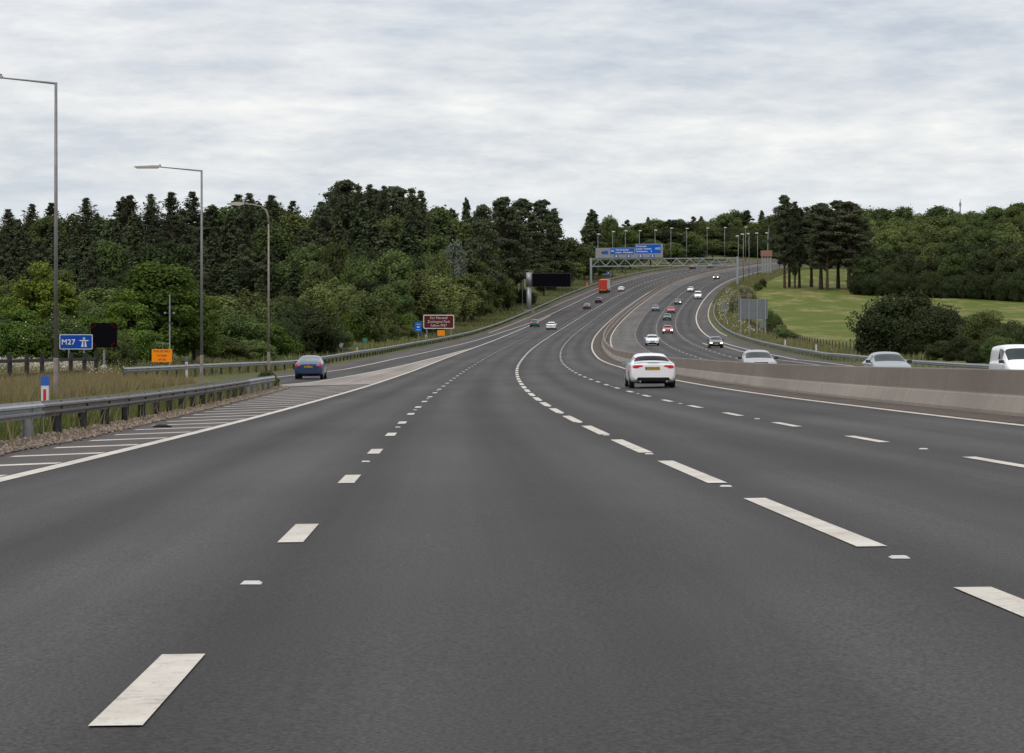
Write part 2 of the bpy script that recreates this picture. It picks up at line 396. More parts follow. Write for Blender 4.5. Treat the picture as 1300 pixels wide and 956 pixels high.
# land: one (s,o) sheet split in regions
ov = np.array([-900, -700, -520, -400, -300, -230, -180, -145, -120, -100, -86, -74, -64, -56, -49, -43, -38, -34, -30, -27, -24.5, -22, -20, -18, -16.5, -15, -14, -13, -8, 0, 13, 20, 28, 33, 34.5, 36, 38, 40.5, 43, 47, 52, 58, 64, 75, 86, 98, 112, 128, 148, 175, 210, 250, 300])
sv = SA[(SA <= 340)]; sv = np.concatenate([sv, np.arange(346, 1150, 6), np.arange(1152, 2600, 36)])
SG, OG = np.meshgrid(sv, ov, indexing='ij')
xg, yg = xyo(SG, OG); zg = zso(SG, OG) - .02
road_mask = (OG > -13.6) & (OG < 33.2)
zg = np.where(road_mask, zg - .35, zg)
zg = np.where((OG <= -13.6) & (OG > -20) & (SG > 120), zg - .02, zg)
V = np.stack([xg.ravel(), yg.ravel(), zg.ravel()], 1); nj = len(ov)
regs = {'hillside': [], 'field': [], 'verge': []}
for i in range(len(sv) - 1):
    for j in range(nj - 1):
        a, b = sv[i], (ov[j] + ov[j + 1]) / 2
        f = (i * nj + j, i * nj + j + 1, (i + 1) * nj + j + 1, (i + 1) * nj + j)
        if b > 40.5 and -90 <= a < 900 and b < 170: regs['field'].append(f)
        elif -40 < b < 41: regs['verge'].append(f)
        else: regs['hillside'].append(f)
for nm, mt in (('hillside', 'wood_floor'), ('field', 'field_grass'), ('verge', 'verge_ground')):
    fs = np.array(regs[nm]); used, inv = np.unique(fs.ravel(), return_inverse=True)
    me = fast_mesh(nm, V[used], inv.reshape(fs.shape)); o = link_mesh(nm, me, mt, None, True); o['kind'] = 'structure'
# verge sheets that meet the pavement edges
def ramp_cols_left(ss):
    pl = paveL(ss)
    return [np.full(len(ss), -14.05), np.minimum(pl - 0.02, -13.9 + 0 * pl) * .35 + (pl - .02) * .65, pl + .0]
vl = strip('verge', -80, 1400, 0, 0, 'verge_ground', -.006, extra=ramp_cols_left, nO=2)
vr = strip('verge', -80, 1400, NBpave, 34.6, 'verge_ground', -.006, nO=3)
g = mesh_obj('ground', [(-1800, -500, -6), (2400, -500, -6), (2400, 3400, -6), (-1800, 3400, -6)], [(0, 1, 2, 3)], 'wood_floor'); g['kind'] = 'structure'

road = strip('road', -80, 1400, 0, 0, 'asphalt', 0, extra=lambda s: [paveL(s), np.full(len(s), -4.6), np.full(len(s), -1.), np.full(len(s), 6.), np.full(len(s), 13.0), np.full(len(s), 22.), NBpave(s)])
# slip road behind the near rail
strip('slip_road', -80, 130, -13.4, IP([(-80, -10.9), (60, -10.5), (100, -9.7), (130, -8.9)]), 'asphalt', .006)
# hard shoulders and the lighter lane
strip('hard_shoulder', 135, 1400, paveL, lambda s: slipL(s) - .1, 'asphalt_shoulder', .003)
strip('hard_shoulder', -80, 1400, lambda s: NBL(s) + .15, NBpave, 'asphalt_shoulder', .003)
strip('gore_surface', -80, 128, paveL, -4.0, 'asphalt_shoulder', .003)
strip('gore_surface', 128.01, 310, slipR, -4.0, 'gore_worn', .003)
strip('worn_lane', 40, 1300, 13.75, 17.2, 'asphalt_light', .003)
strip('median', -80, 1400, 11.2, 12.32, 'median_dirt', .004); strip('median', -80, 1400, 12.86, 13.42, 'median_dirt', .004)
strip('drainage_channel', 430, 900, IP([(430, -8.15), (600, -8.0), (660, -7.9), (747, -6.9), (900, -6.6)]), IP([(430, -7.9), (600, -7.75), (660, -7.65), (747, -6.65), (900, -6.35)]), 'kerb_concrete', .006)

# painted markings
mk = {}
def line(o, w, s0, s1, mat='road_paint', lift=.006, key=None):
    f = o if callable(o) else (lambda s, oo=o: np.full(len(s), float(oo)))
    mb = mk.setdefault(key or mat, MB()); ss = stations(s0, s1)
    oo = f(ss)
    for a, b in ((0, 1),):
        xl, yl = xyo(ss, oo - w / 2); xr, yr = xyo(ss, oo + w / 2)
        zl = zso(ss, oo - w / 2) + lift + np.clip(ss, 0, None) * 3e-5; zr = zso(ss, oo + w / 2) + lift + np.clip(ss, 0, None) * 3e-5
        n = len(ss); vs = list(zip(xl, yl, zl)) + list(zip(xr, yr, zr))
        mb.add(vs, [(i, n + i, n + i + 1, i + 1) for i in range(n - 1)])
def dashes(o, w, s0, s1, phase, mark, gap=9, mat='road_paint'):
    s = phase + math.ceil((s0 - phase) / gap) * gap
    while s < s1:
        line(o, w, s - mark / 2, s + mark / 2, mat); s += gap
line(-3.85, .22, -80, 560); line(slipL, .20, 128, 1400)
line(lambda s: slipR(s), .18, 129, 300)
for k in range(-4, 110):
    e1 = .75 * math.exp(-(k + 1) / 1.1) if k > -3 else .7; e2 = .75 * math.exp(-max(k, -1) / 2.5) * .9
    s1 = 17.0 + 9 * k + min(e1, .8); s2 = 17.5 + 9 * k + min(e2, .85); s3 = 19.15 + 9 * k
    line(0, .17, s1 - 1, s1 + 1); line(3.65, .19, s2 - 2.95, s2 + 2.95)
    if k > -1: line(7.3, .17, s3 - 1.6, s3 + 1.6)
line(11.0, .20, -80, 1400, 'edge_paint'); line(13.58, .20, -80, 1400, 'edge_paint')
for k, o in enumerate((17.39, 21.04, 24.69)):
    dashes(o, .16, 60, 1200, 17 + 2 * k, 2.6 if k else 4.5, 9, 'lane_paint_worn' if k == 0 else 'road_paint')
line(NBL, .24, -80, 1400); line(28.05, .18, -80, 322); line(26.3, .18, 329, 345)
# chevron hatching on the gore
s = -20.0
while s < 128:
    pe = float(paveL(s)) + .3
    n = 0
    if pe < -4.4:
        a0, a1 = -4.0, pe; d = abs(a1 - a0) * .9
        q = [P(s, a0, .0068), P(s + .56, a0, .0068), P(s + .56 - d, a1, .0068), P(s - d, a1, .0068)]
        mk['road_paint'].add(q, [(3, 2, 1, 0)])
    s += 4.0
s = 130.0
while s < 285:
    a1 = float(slipR(s)) + .12
    d = abs(a1 + 4.0) * .9
    if a1 < -4.3:
        mk['road_paint'].add([P(s, -4.0, .0068 + s * 3e-5), P(s + .30, -4.0, .0068 + s * 3e-5), P(s + .3 - d, a1 - .1, .0068 + s * 3e-5), P(s - d, a1 - .1, .0068 + s * 3e-5)], [(3, 2, 1, 0)])
    s += 2.4 if s > 190 else 3.2
for k, mb in mk.items():
    o = mb.build('road_marking', k); o['kind'] = 'structure'
# reflective studs between dashes
sb_ = MB()
def stud(s, o):
    q = P(s, o); th = head(s); e = .055
    u = Vector((math.cos(th), -math.sin(th), 0)); v = Vector((math.sin(th), math.cos(th), 0))
    b = [q + u * sx * .055 + v * sy * .06 + Vector((0, 0, .004)) for sx, sy in ((-1, -1), (1, -1), (1, 1), (-1, 1))]
    t = [q + u * sx * .04 + v * sy * .035 + Vector((0, 0, .016)) for sx, sy in ((-1, -1), (1, -1), (1, 1), (-1, 1))]
    sb_.add(b + t, [(4, 5, 6, 7), (0, 1, 5, 4), (1, 2, 6, 5), (2, 3, 7, 6), (3, 0, 4, 7)])
for s in np.arange(13.1, 110, 18): stud(s, 0)
for s in np.arange(14.3, 110, 9): stud(s, 3.65)
for s in np.arange(14.6, 110, 18): stud(s, 7.3)
simple('stud', (.50, .50, .48), .6)
o = sb_.build('road_marking', 'stud'); o['kind'] = 'structure'

# ------------------------------------------------------------------ central concrete barrier
def sweep(name, prof, ss, oc, mat, parent=None, lift=0, closed=False, caps=True, uvp=True, yaw_off=None):
    n = len(prof); V = []; UV = []
    for s in ss:
        o0 = float(oc(s)) if callable(oc) else oc
        zc = float(zso(s, o0)) + lift
        acc = 0
        for k, (a, h) in enumerate(prof):
            x, y = xyo(s, o0 + a); V.append((float(x), float(y), zc + h))
            if k: acc += math.hypot(a - prof[k - 1][0], h - prof[k - 1][1])
            UV.append((s, acc))
    F = []; m = n if closed else n - 1
    for i in range(len(ss) - 1):
        for k in range(m):
            k2 = (k + 1) % n; F.append((i * n + k, (i + 1) * n + k, (i + 1) * n + k2, i * n + k2))
    if caps: F.append(tuple(range(n))); F.append(tuple(reversed(range((len(ss) - 1) * n, len(ss) * n))))
    return mesh_obj(name, V, F, mat, parent, uv=UV)
bs = np.concatenate([np.arange(6, 300, 3), np.arange(300, 1300, 6)])
bar = empty('concrete_barrier', P(100, 12.6))
tagp(bar, 'long concrete median barrier with a sloped lower step between the two carriageways', 'barrier')
def wparent(o, e):
    o.parent = e; o.matrix_parent_inverse = e.matrix_basis.inverted(); return o
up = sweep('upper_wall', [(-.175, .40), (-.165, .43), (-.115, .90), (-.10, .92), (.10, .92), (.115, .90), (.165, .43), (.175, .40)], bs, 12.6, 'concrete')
lo = sweep('lower_step', [(-.31, -.05), (-.31, .07), (-.20, .37), (-.178, .402), (.178, .402), (.20, .37), (.31, .07), (.31, -.05)], bs, 12.6, 'concrete_step_lit')
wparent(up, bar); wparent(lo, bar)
# kerb upstand along the northbound verge
o = sweep('kerb', [(-.14, -.05), (-.12, .10), (.12, .10), (.14, -.05)], np.concatenate([np.arange(395, 660, 3)]), lambda s: float(NBpave(s)) + .1, 'kerb_concrete'); o['kind'] = 'structure'

# ------------------------------------------------------------------ steel safety fences
WPROF = [(0, .0), (.012, .045), (.075, .075), (.078, .11), (.015, .135), (.015, .175), (.078, .20), (.075, .235), (.012, .265), (0, .31),
         (-.006, .31), (.004, .26), (.066, .232), (.068, .203), (.006, .18), (.006, .13), (.068, .107), (.066, .078), (.004, .05), (-.006, 0)]
def rail_fence(label, group, oc, s0, s1, side, top=.70, pitch=3.2, maxparts=100, mats=('galv', 'galv_post'), sections=None, post=(.06, .11), dh=None, stiff=True):
    e = empty('crash_barrier', P(s0, float(oc(s0)))); tagp(e, label, 'crash barrier', group)
    prof = [(a * side + .05 * side, h) for a, h in WPROF]
    secs = sections or [(s0, s1, mats[0])]
    dh = dh or (lambda s: 0.0)
    for a, b, m in secs:
        ss = np.concatenate([np.arange(a, b, 2.0 if b < 200 else 4.0), [b]])
        V = []; 
        for s in ss:
            o0 = float(oc(s)); zc = float(zso(s, o0)) + top - .31 + dh(s)
            for (aa, h) in prof:
                x, y = xyo(s, o0 + aa); V.append((float(x), float(y), zc + h))
        n = len(prof); F = []
        for i in range(len(ss) - 1):
            for k in range(n):
                k2 = (k + 1) % n; F.append((i * n + k, (i + 1) * n + k, (i + 1) * n + k2, i * n + k2))
        F.append(tuple(range(n))); F.append(tuple(reversed(range((len(ss) - 1) * n, len(ss) * n))))
        wparent(mesh_obj('rail', V, F, m, None), e)
    rest = MB(); k = 0; s = s0 + .6
    rd = random.Random(int(s0 * 7))
    while s < s1:
        o0 = float(oc(s)); th = head(s); z = float(zso(s, o0)); hgt = top + dh(s) - .02
        x, y = xyo(s, o0 - .02 * side); x = float(x); y = float(y)
        mb = MB() if k < maxparts else rest
        t = .012; w, d = post
        mb.box((x, y, z + hgt / 2 - .1), (d, t, hgt + .2), -th).box((x - d / 2 * math.cos(th), y + d / 2 * math.sin(th) - w / 2, z + hgt / 2 - .1), (t, w, hgt + .2), -th) \
          .box((x + d / 2 * math.cos(th), y - d / 2 * math.sin(th) + w / 2, z + hgt / 2 - .1), (t, w, hgt + .2), -th)
        if k < 40:
            mb.box((x + .04 * side, y, z + top + dh(s) - .15), (.06, .07, .12), -th)
        mb.box((x + (.05 + .075) * side - .05 * side * 0, y - .10, z + top + dh(s) - .155), (.03, .05, .05), -th)
        if k < maxparts:
            if sections and len(mats) > 2: pm = mats[2] if (s < sections[0][1] or s > sections[-1][0]) else mats[1]
            else: pm = mats[1]
            wparent(mb.build('post', pm), e)
        k += 1; s += pitch
    if rest.v:
        r = wparent(rest.build('post', mats[1]), e); r['kind'] = 'stuff'
    return e
nearo = IP([(-20, -6.0), (37, -6.45), (47, -6.6), (60, -6.75), (80, -7.2), (95, -7.6), (118, -8.2), (124, -8.7)])
rail_fence('near steel crash barrier on dark posts beside the hatched gore, ending in a weedy tuft', None, nearo, -6.0, 123.5, 1, .68, 3.6,
           mats=('galv_old', 'post_dark', 'galv_post'), sections=[(-6, 46.2, 'galv'), (46.2, 102, 'galv_old'), (102, 123.5, 'galv')], post=(.09, .16), dh=lambda s: -.05 * max(0, (s - 110) / 13))
rail_fence('long grey crash barrier along the left verge of the slip road and hard shoulder', None, lambda s: railL(s), 130.5, 1000, 1, .72, 3.2, mats=('galv', 'post_dark'))
rail_fence('grey crash barrier on close posts along the field side of the oncoming carriageway', None, lambda s: 32.9 + 0 * s, 70, 655, -1, .72, 3.2, mats=('galv', 'galv_post'))

# ------------------------------------------------------------------ street lamps
def lamp_straight(name, loc, H, arm, headlen, label, group=None, drop=.18, mat='lamp_col'):
    e = empty(name, loc); tagp(e, label, 'street lamp', group)
    MB().tube([(0, 0, -.3), (0, 0, 1.5), (0, 0, 1.52)], [.10, .10, .085], 10).build('base', 'lamp_rust', e)
    MB().tube([(0, 0, 1.5), (0, 0, H)], [.082, .055], 10).build('column', mat, e, True)
    MB().tube([(0.03, 0, H - .04), (-arm * .45, 0, H + drop * .35), (-arm, 0, H + drop)], [.045, .036, .028], 8).build('arm', mat, e)
    h = MB(); y = H + drop
    poly = [(-arm + .08, -.02), (-arm + .08, .075), (-arm - headlen * .25, .085), (-arm - headlen, .035), (-arm - headlen - .04, -.02)]
    h.prism([(x, z + y) for x, z in poly], -.14, .14); h.build('lamp_head', 'lamp_head', e)
    g = MB(); g.prism([(x, z + y) for x, z in [(-arm - .05, -.022), (-arm - headlen + .02, -.022), (-arm - headlen + .08, -.085), (-arm - .12, -.085)]], -.11, .11)
    g.build('lamp_glass', 'lamp_glass', e)
    MB().box((-arm + .02, 0, y + .11), (.06, .06, .06)).build('photocell', 'plastic_dark', e)
    return e
x1, x2, x3 = at(71, 94), at(256, 136), at(341, 178)
lamp_straight('street_lamp', (x1, 94, gz(x1, 94)), 11.95, 2.1, 1.1, 'nearest and tallest street lamp, its arm cut off by the left edge of the picture')
lamp_straight('street_lamp', (x2, 136, gz(x2, 136)), 11.65, 2.3, 1.35, 'street lamp with a straight arm and long pink-white head, second nearest')
e = empty('street_lamp', (x3, 178, gz(x3, 178))); tagp(e, 'street lamp with a curved swan neck arm, standing just left of the blue hatchback', 'street lamp')
MB().tube([(0, 0, -.3), (0, 0, 1.4), (0, 0, 1.43)], [.11, .11, .09], 10).build('base', 'lamp_rust', e)
MB().tube([(0, 0, 1.4), (0, 0, 10.6)], [.09, .06], 10).build('column', 'lamp_rust', e, True)
MB().tube([(0, 0, 10.6), (-.04, 0, 11.2), (-.2, 0, 11.6), (-.55, 0, 11.85), (-1.1, 0, 11.98), (-1.8, 0, 12.05)], [.075, .072, .07, .065, .06, .06], 8).build('arm', 'lamp_rust', e, True)
MB().prism([(-1.75, 12.0), (-1.75, 12.13), (-2.3, 12.18), (-2.95, 12.08), (-2.98, 11.98), (-2.1, 11.90)], -.15, .15).build('lamp_head', 'lamp_head', e)
# far lamps
def far_lamp():
    e = empty('street_lamp', (0, 0, 0))
    MB().tube([(0, 0, -.3), (0, 0, 15)], [.14, .085], 6).build('column', 'lamp_col', e, True)
    MB().tube([(0, 0, 14.95), (-.4, 0, 15.05)], .05, 6).build('arm', 'lamp_col', e)
    MB().prism([(.2, 14.95), (.25, 15.2), (-.2, 15.35), (-.75, 15.2), (-.8, 14.95)], -.3, .3).build('lamp_head', 'lamp_glass', e)
    return e
fl = far_lamp(); first = True
for i, (s, h) in enumerate([(796, 15.4), (828, 15.5), (852, 15.3), (876, 14.8), (900, 14.5), (922, 14.8), (942, 14.3), (966, 14.0), (985, 13.9), (1006, 13.7), (1028, 13.8)]):
    e = fl if first else copy_tree(fl); first = False
    q = P(s, -12.0); e.location = q; e.scale = (1, 1, h / 15); e.rotation_euler = (0, 0, -head(s) + math.pi)
    tagp(e, 'slim far street lamp in the row on the left verge beyond the gantry', 'street lamp', 'far lamps on the left verge')
for i, (s, h) in enumerate([(776, 15.0), (799, 15.1), (820, 14.8), (846, 14.4), (871, 13.9), (896, 13.7), (951, 14.7)]):
    e = copy_tree(fl); q = P(s, 34.3); e.location = q; e.scale = (1, 1, h / 15); e.rotation_euler = (0, 0, -head(s))
    tagp(e, 'slim far street lamp in the row on the right verge beyond the gantry', 'street lamp', 'far lamps on the right verge')

# ------------------------------------------------------------------ signs
def sign_posts(e, xs, z1, r=.045, mat='galv_post', y=.06, z0=-.4):
    for x in xs: MB().tube([(x, y, z0), (x, y, z1)], r, 8).build('post', mat, e)
# M27 sign
D = 143; x = at(96.5, D); e = empty('motorway_sign', (x, D, gz(x, D)))
tagp(e, 'blue M27 motorway sign behind the dark fence, between the nearest lamp and the black signal', 'road sign')
zc = (Y0_ - 434) / F_ * D + CAMH - gz(x, D)
sign_posts(e, (-.42, .45), zc + .3)
MB().prism([(a, b + zc) for a, b in rrect(1.9, .86, .07)], 0.0, .03).build('border', 'sign_white', e)
MB().prism([(a, b + zc) for a, b in rrect(1.82, .78, .05)], -.004, .001).build('panel', 'sign_blue2', e)
lettering('M27', .42, -.44, zc - .02, -.009, 'sign_white', e, 1.1, .008)
sy = MB(); sx0 = .46
sy.prism([(sx0 - .16, zc - .29), (sx0 - .035, zc - .29), (sx0 - .045, zc + .03), (sx0 - .10, zc + .03)], -.010, -.003)
sy.prism([(sx0 + .035, zc - .29), (sx0 + .16, zc - .29), (sx0 + .10, zc + .03), (sx0 + .045, zc + .03)], -.010, -.003)
sy.prism([(sx0 - .30, zc + .10), (sx0 - .22, zc + .045), (sx0 + .22, zc + .045), (sx0 + .30, zc + .10)], -.010, -.003)
sy.prism([(sx0 - .07, zc + .13), (sx0 - .012, zc + .13), (sx0 - .012, zc + .25), (sx0 - .055, zc + .25)], -.010, -.003)
sy.prism([(sx0 + .012, zc + .13), (sx0 + .07, zc + .13), (sx0 + .055, zc + .25), (sx0 + .012, zc + .25)], -.010, -.003)
sy.build('motorway_symbol', 'sign_white', e)
# black matrix signal
D = 150; x = at(132, D); gy = gz(x, D); e = empty('matrix_signal', (x, D, gy))
tagp(e, 'square black matrix signal with dark red corner lamps on a grey pedestal post', 'traffic signal')
zc = (Y0_ - 425.5) / F_ * D + CAMH - gy
MB().prism([(a, b + zc) for a, b in rrect(1.56, 1.48, .14)], -.12, .12).build('screen', 'matrix_black', e)
for sx in (-1, 1):
    for sz in (-1, 1):
        for a, b in ((.62, .50), (.50, .62)):
            MB().tube([(sx * a, -.16, zc + sz * b), (sx * a, -.125, zc + sz * b)], .075, 10).build('signal_lamp', 'lens_red', e)
MB().tube([(0, .05, .1), (0, .05, zc - .6)], .07, 8).build('post', 'galv_post', e)
MB().tube([(0, .05, -.4), (0, .05, .25), (0, .05, .42)], [.24, .22, .09], 8).build('pedestal', 'galv', e)
# orange roadworks board with a pole behind
D = 148; x = at(205.5, D); gy = gz(x, D); e = empty('roadworks_board', (x, D, gy))
zc = (Y0_ - 451.5) / F_ * D + CAMH - gy
tagp(e, 'orange temporary notice board with three lines of small black writing on thin grey legs', 'road sign')
MB().box((0, 0, zc), (1.20, .03, .78)).build('panel', 'sign_orange', e)
sign_posts(e, (-.35, .42), zc - .3, .022)
MB().tube([(-.35, .03, zc + .38), (-.35, .03, zc + .74), (.42, .03, zc + .74)], .018, 6).tube([(.05, .03, zc + .38), (.05, .03, zc + .74)], .018, 6).build('frame', 'galv_post', e)
lettering('FOR DETAILS', .17, 0, zc + .26, -.02, 'black_text', e); lettering('Tel 0300', .17, 0, zc + .0, -.02, 'black_text', e); lettering('470 00', .17, 0, zc - .24, -.02, 'black_text', e)
D = 149.5; x = at(215.5, D); gy = gz(x, D); e = empty('detector_pole', (x, D, gy)); H = (Y0_ - 374) / F_ * D + CAMH - gy
tagp(e, 'thin pale pole with two small sideways sensors rising behind the orange notice board', 'pole')
MB().tube([(0, 0, -.4), (0, 0, H)], [.05, .035], 8).build('pole', 'galv', e)
MB().tube([(-.27, 0, H * .77), (.25, 0, H * .77)], .02, 6).build('crossbar', 'plastic_dark', e)
for sx in (-.28, .25): MB().box((sx, -.02, H * .775), (.10, .14, .11)).build('sensor', 'galv', e)
MB().box((0, -.05, H * .66), (.13, .12, .1)).build('bracket', 'plastic_dark', e)
# brown tourist sign
D = 380; x = at(557, D); gy = gz(x, D); e = empty('tourist_sign', (x, D, gy)); zc = (Y0_ - 408.5) / F_ * D + CAMH - gy
tagp(e, 'brown sign with white border reading For Marwell Zoological Park follow M27', 'road sign')
sign_posts(e, (-1.85, 1.85), zc + .9, .13, y=.21)
MB().prism([(a, b + zc) for a, b in rrect(4.72, 2.14, .22)], 0, .06).build('border', 'sign_white', e)
MB().prism([(a, b + zc) for a, b in rrect(4.46, 1.88, .14)], -.012, .002).build('panel', 'sign_brown', e)
for i, t in enumerate(('For Marwell', 'Zoological Park', 'follow M27')): lettering(t, .56, 0, zc + .58 - .58 * i, -.022, 'sign_white', e, .98, -.004)
x = at(560, 378); gy = gz(x, 378); e = empty('roadworks_board', (x, 378, gy)); zc = (Y0_ - 422.8) / F_ * 378 + CAMH - gy
tagp(e, 'small plain orange board standing under the brown sign', 'road sign')
MB().box((0, 0, zc), (1.15, .03, .86)).build('panel', 'sign_orange', e); sign_posts(e, (-.35, .35), zc + .2, .03)
D = 345; x = at(531, D); gy = gz(x, D); e = empty('information_sign', (x, D, gy)); zc = (Y0_ - 415.2) / F_ * D + CAMH - gy
tagp(e, 'small upright blue sign on one post just left of the brown sign', 'road sign')
MB().prism([(a, b + zc) for a, b in rrect(1.0, 1.32, .06)], -.02, .02).build('panel', 'sign_blue', e)
MB().box((0, -.024, zc), (.36, .006, .16)).box((0, -.024, zc + .38), (.6, .006, .05)).box((0, -.024, zc - .38), (.6, .006, .05)).build('symbol', 'sign_white', e)
sign_posts(e, (0,), zc + .4, .05)
D = 262; x = at(463.5, D); gy = gz(x, D); e = empty('location_sign', (x, D, gy)); zc = (Y0_ - 431.6) / F_ * D + CAMH - gy
tagp(e, 'small green plate on a grey post above the crash barrier, right of the blue hatchback', 'road sign')
MB().prism([(a, b + zc) for a, b in rrect(.5, .38, .12)], -.02, .02).build('panel', 'sign_green', e); sign_posts(e, (0,), zc + .1, .04)
D = 240; x = at(433, D); gy = gz(x, D); e = empty('gate_notice', (x, D, gy)); zc = (Y0_ - 438) / F_ * D + CAMH - gy
tagp(e, 'small tilted white notice above a low grey timber rail behind the barrier', 'notice')
b_ = MB().box((0, 0, 0), (.36, .03, .46)).build('panel', 'sign_white', e); b_.location = (0, 0, zc); b_.rotation_euler = (0, .35, 0)
MB().box((0, .05, zc - .32), (2.0, .06, .09)).build('crossbar', 'galv_post', e)
sign_posts(e, (-.8, .1, .8), zc - .3, .035)
# far advance sign on the right verge, showing its back, and its small neighbours
D = 392; x = at(956, D); gy = gz(x, D); e = empty('advance_sign', (x, D, gy), .06)
tagp(e, 'large grey road sign seen from behind on four posts on the right verge', 'road sign')
z0 = (Y0_ - 405) / F_ * D + CAMH - gy; z1 = (Y0_ - 379.5) / F_ * D + CAMH - gy
MB().box((0, .06, (z0 + z1) / 2), (4.7, .05, z1 - z0)).build('panel', 'sign_back', e)
for k in range(8): MB().box((0, .015, z0 + .15 + k * (z1 - z0 - .3) / 7), (4.66, .04, .05)).build('stiffener', 'galv_post', e)
for px_ in (-1.95, -.65, .65, 1.95): MB().box((px_, -.05, (z1 - .5) / 2), (.16, .10, z1 + .5)).build('post', 'galv', e)
D = 386; x = at(968.5, D); gy = gz(x, D); e = empty('marker_sign', (x, D, gy)); zc = (Y0_ - 411.5) / F_ * D + CAMH - gy
tagp(e, 'small grey plate on two posts below the right end of the large sign back', 'road sign')
MB().box((0, .03, zc), (1.0, .03, 1.1)).build('panel', 'sign_back', e); sign_posts(e, (-.12,), zc + .5, .05, y=-.02)
D = 440; x = at(920, D); gy = gz(x, D); e = empty('marker_sign', (x, D, gy)); zc = (Y0_ - 388) / F_ * D + CAMH - gy
tagp(e, 'narrow blue-grey plate on a single post left of the large sign back', 'road sign')
MB().box((0, .03, zc), (.75, .03, 1.1)).build('panel', 'sign_back', e); sign_posts(e, (0,), zc + .5, .05, y=-.02)
for (px, py, s_, o_, lab) in ((927, 367, 700, 34.2, 'small dark blue-grey plate on a post at the verge, left of the gantry foot'),
                              (949, 345, 838, 33.6, 'small blue-grey cabinet-like plate on the verge past the gantry foot')):
    q = P(s_, o_); e = empty('marker_sign', q); tagp(e, lab, 'road sign')
    MB().box((0, .03, 1.7), (.8, .04, .9)).build('panel', 'sign_back', e); sign_posts(e, (0,), 1.6, .05, y=.07)
# brown and grey board in the distance
q = P(868, 34.4); e = empty('far_board', q, -.1); tagp(e, 'distant brown-topped board over grey panels on posts, right of the lamps', 'road sign')
MB().box((0, 0, 7.0), (4.0, .1, 2.1)).build('panel', 'sign_brown_far' if 'sign_brown_far' in M else simple('sign_brown_far', (.26, .13, .09), .7) and 'sign_brown_far', e)
for k in range(4): MB().box((-1.35 + k * .9, .02, 2.9), (.62, .08, 5.4)).build('grey_panel', 'sign_grey', e)
sign_posts(e, (-1.6, 1.6), 6.5, .12, y=.15)
# blue distance markers beyond the gantry
for s_, o_, lab in ((815, -11.5, 'tiny blue sign on the left bank seen under the gantry'), (962, -12.5, 'tiny blue sign seen through the gantry truss above the road')):
    q = P(s_, o_); e = empty('distance_marker', q); tagp(e, lab, 'road sign')
    MB().prism([(a, b + 2.3) for a, b in rrect(1.1, 1.2, .08)], -.02, .02).build('panel', 'sign_blue', e)
    MB().prism([(-.2, 1.95), (.1, 1.95), (.3, 2.6), (.05, 2.6)], -.03, -.021).build('symbol', 'sign_white', e)
    sign_posts(e, (0,), 2.2, .05)
# cantilever message sign
q = P(584, -11.3); e = empty('message_sign', (at(671.5, 584), q.y, gz(at(671.5, 584), q.y)))
tagp(e, 'blank black cantilever message sign on a thick pale post by the left barrier', 'message sign')
g0 = e.location.z; zt = (Y0_ - 346) / F_ * q.y + CAMH - g0
MB().tube([(0, 0, -.4), (0, 0, zt - 3.2)], [.62, .55], 14).build('column', 'galv', e, True)
MB().tube([(0, 0, zt - 3.2), (0, 0, zt)], [.74, .74], 14).build('column_head', 'galv', e, True)
MB().box((0, -.2, .3), (2.6, 1.2, .75)).build('foot', 'kerb_concrete', e)
MB().box((5.3, -.15, zt - 1.75), (8.9, .5, 3.0)).build('screen', 'matrix_black', e)
MB().box((5.3, .02, zt - 1.75), (9.25, .5, 3.3)).build('housing', 'plastic_dark', e)
MB().box((.9, 0, zt - 1.0), (.9, .3, .3)).box((.9, 0, zt - 2.5), (.9, .3, .3)).build('bracket', 'plastic_dark', e)
MB().tube([(1.0, 0, zt - .25), (1.0, 0, zt + .35)], .08, 6).build('camera_mast', 'galv', e)
for s_, o_, lab in ((590, -12.6, 'thin marker pole right beside the black message sign post'),):
    q = P(s_, o_); e = empty('marker_pole', q); tagp(e, lab, 'pole'); MB().tube([(0, 0, -.3), (0, 0, 7.5)], .05, 6).build('pole', 'galv_post', e)

# ------------------------------------------------------------------ gantry
q0 = P(776, -11.6); q1 = P(774, 34.2)
e = empty('gantry', q0); tagp(e, 'long grey lattice gantry spanning both carriageways and carrying blue direction signs', 'gantry')
dx = q1 - q0; ang = math.atan2(dx.y, dx.x); e.rotation_euler = (0, 0, ang); Lg = math.hypot(dx.x, dx.y)
zt = (Y0_ - 328.6) / F_ * q0.y + CAMH - q0.z; zb = (Y0_ - 338.6) / F_ * q0.y + CAMH - q0.z; dz1 = q1.z - q0.z
for xx, zz in ((0, 0), (Lg, dz1)):
    MB().box((xx, .0, (zz + zt) / 2), (.62, .55, zt - zz + .6)).build('leg', 'gantry_steel', e)
MB().box((0, 0, .25), (2.6, 2.2, .7)).build('footing', 'kerb_concrete', e)
for zz in (zt - .1, zb + .1):
    for yy in (-.6, .6): MB().box((Lg / 2, yy, zz), (Lg - .7, .22, .24)).build('chord', 'gantry_steel', e)
nd = 22; stp = (Lg - 1.2) / nd
for yy in (-.62, .62):
    for k in range(nd):
        xa = .6 + k * stp; za, zb_ = (zb + .2, zt - .2) if k % 2 == 0 else (zt - .2, zb + .2)
        MB().tube([(xa, yy, za), (xa + stp, yy, zb_)], .085, 6).build('lattice_bar', 'gantry_steel', e)
sc = q0.y / F_
def gx(px): return (px - 751) * sc + 0
def gzz(py): return (Y0_ - py) * sc + CAMH - q0.z
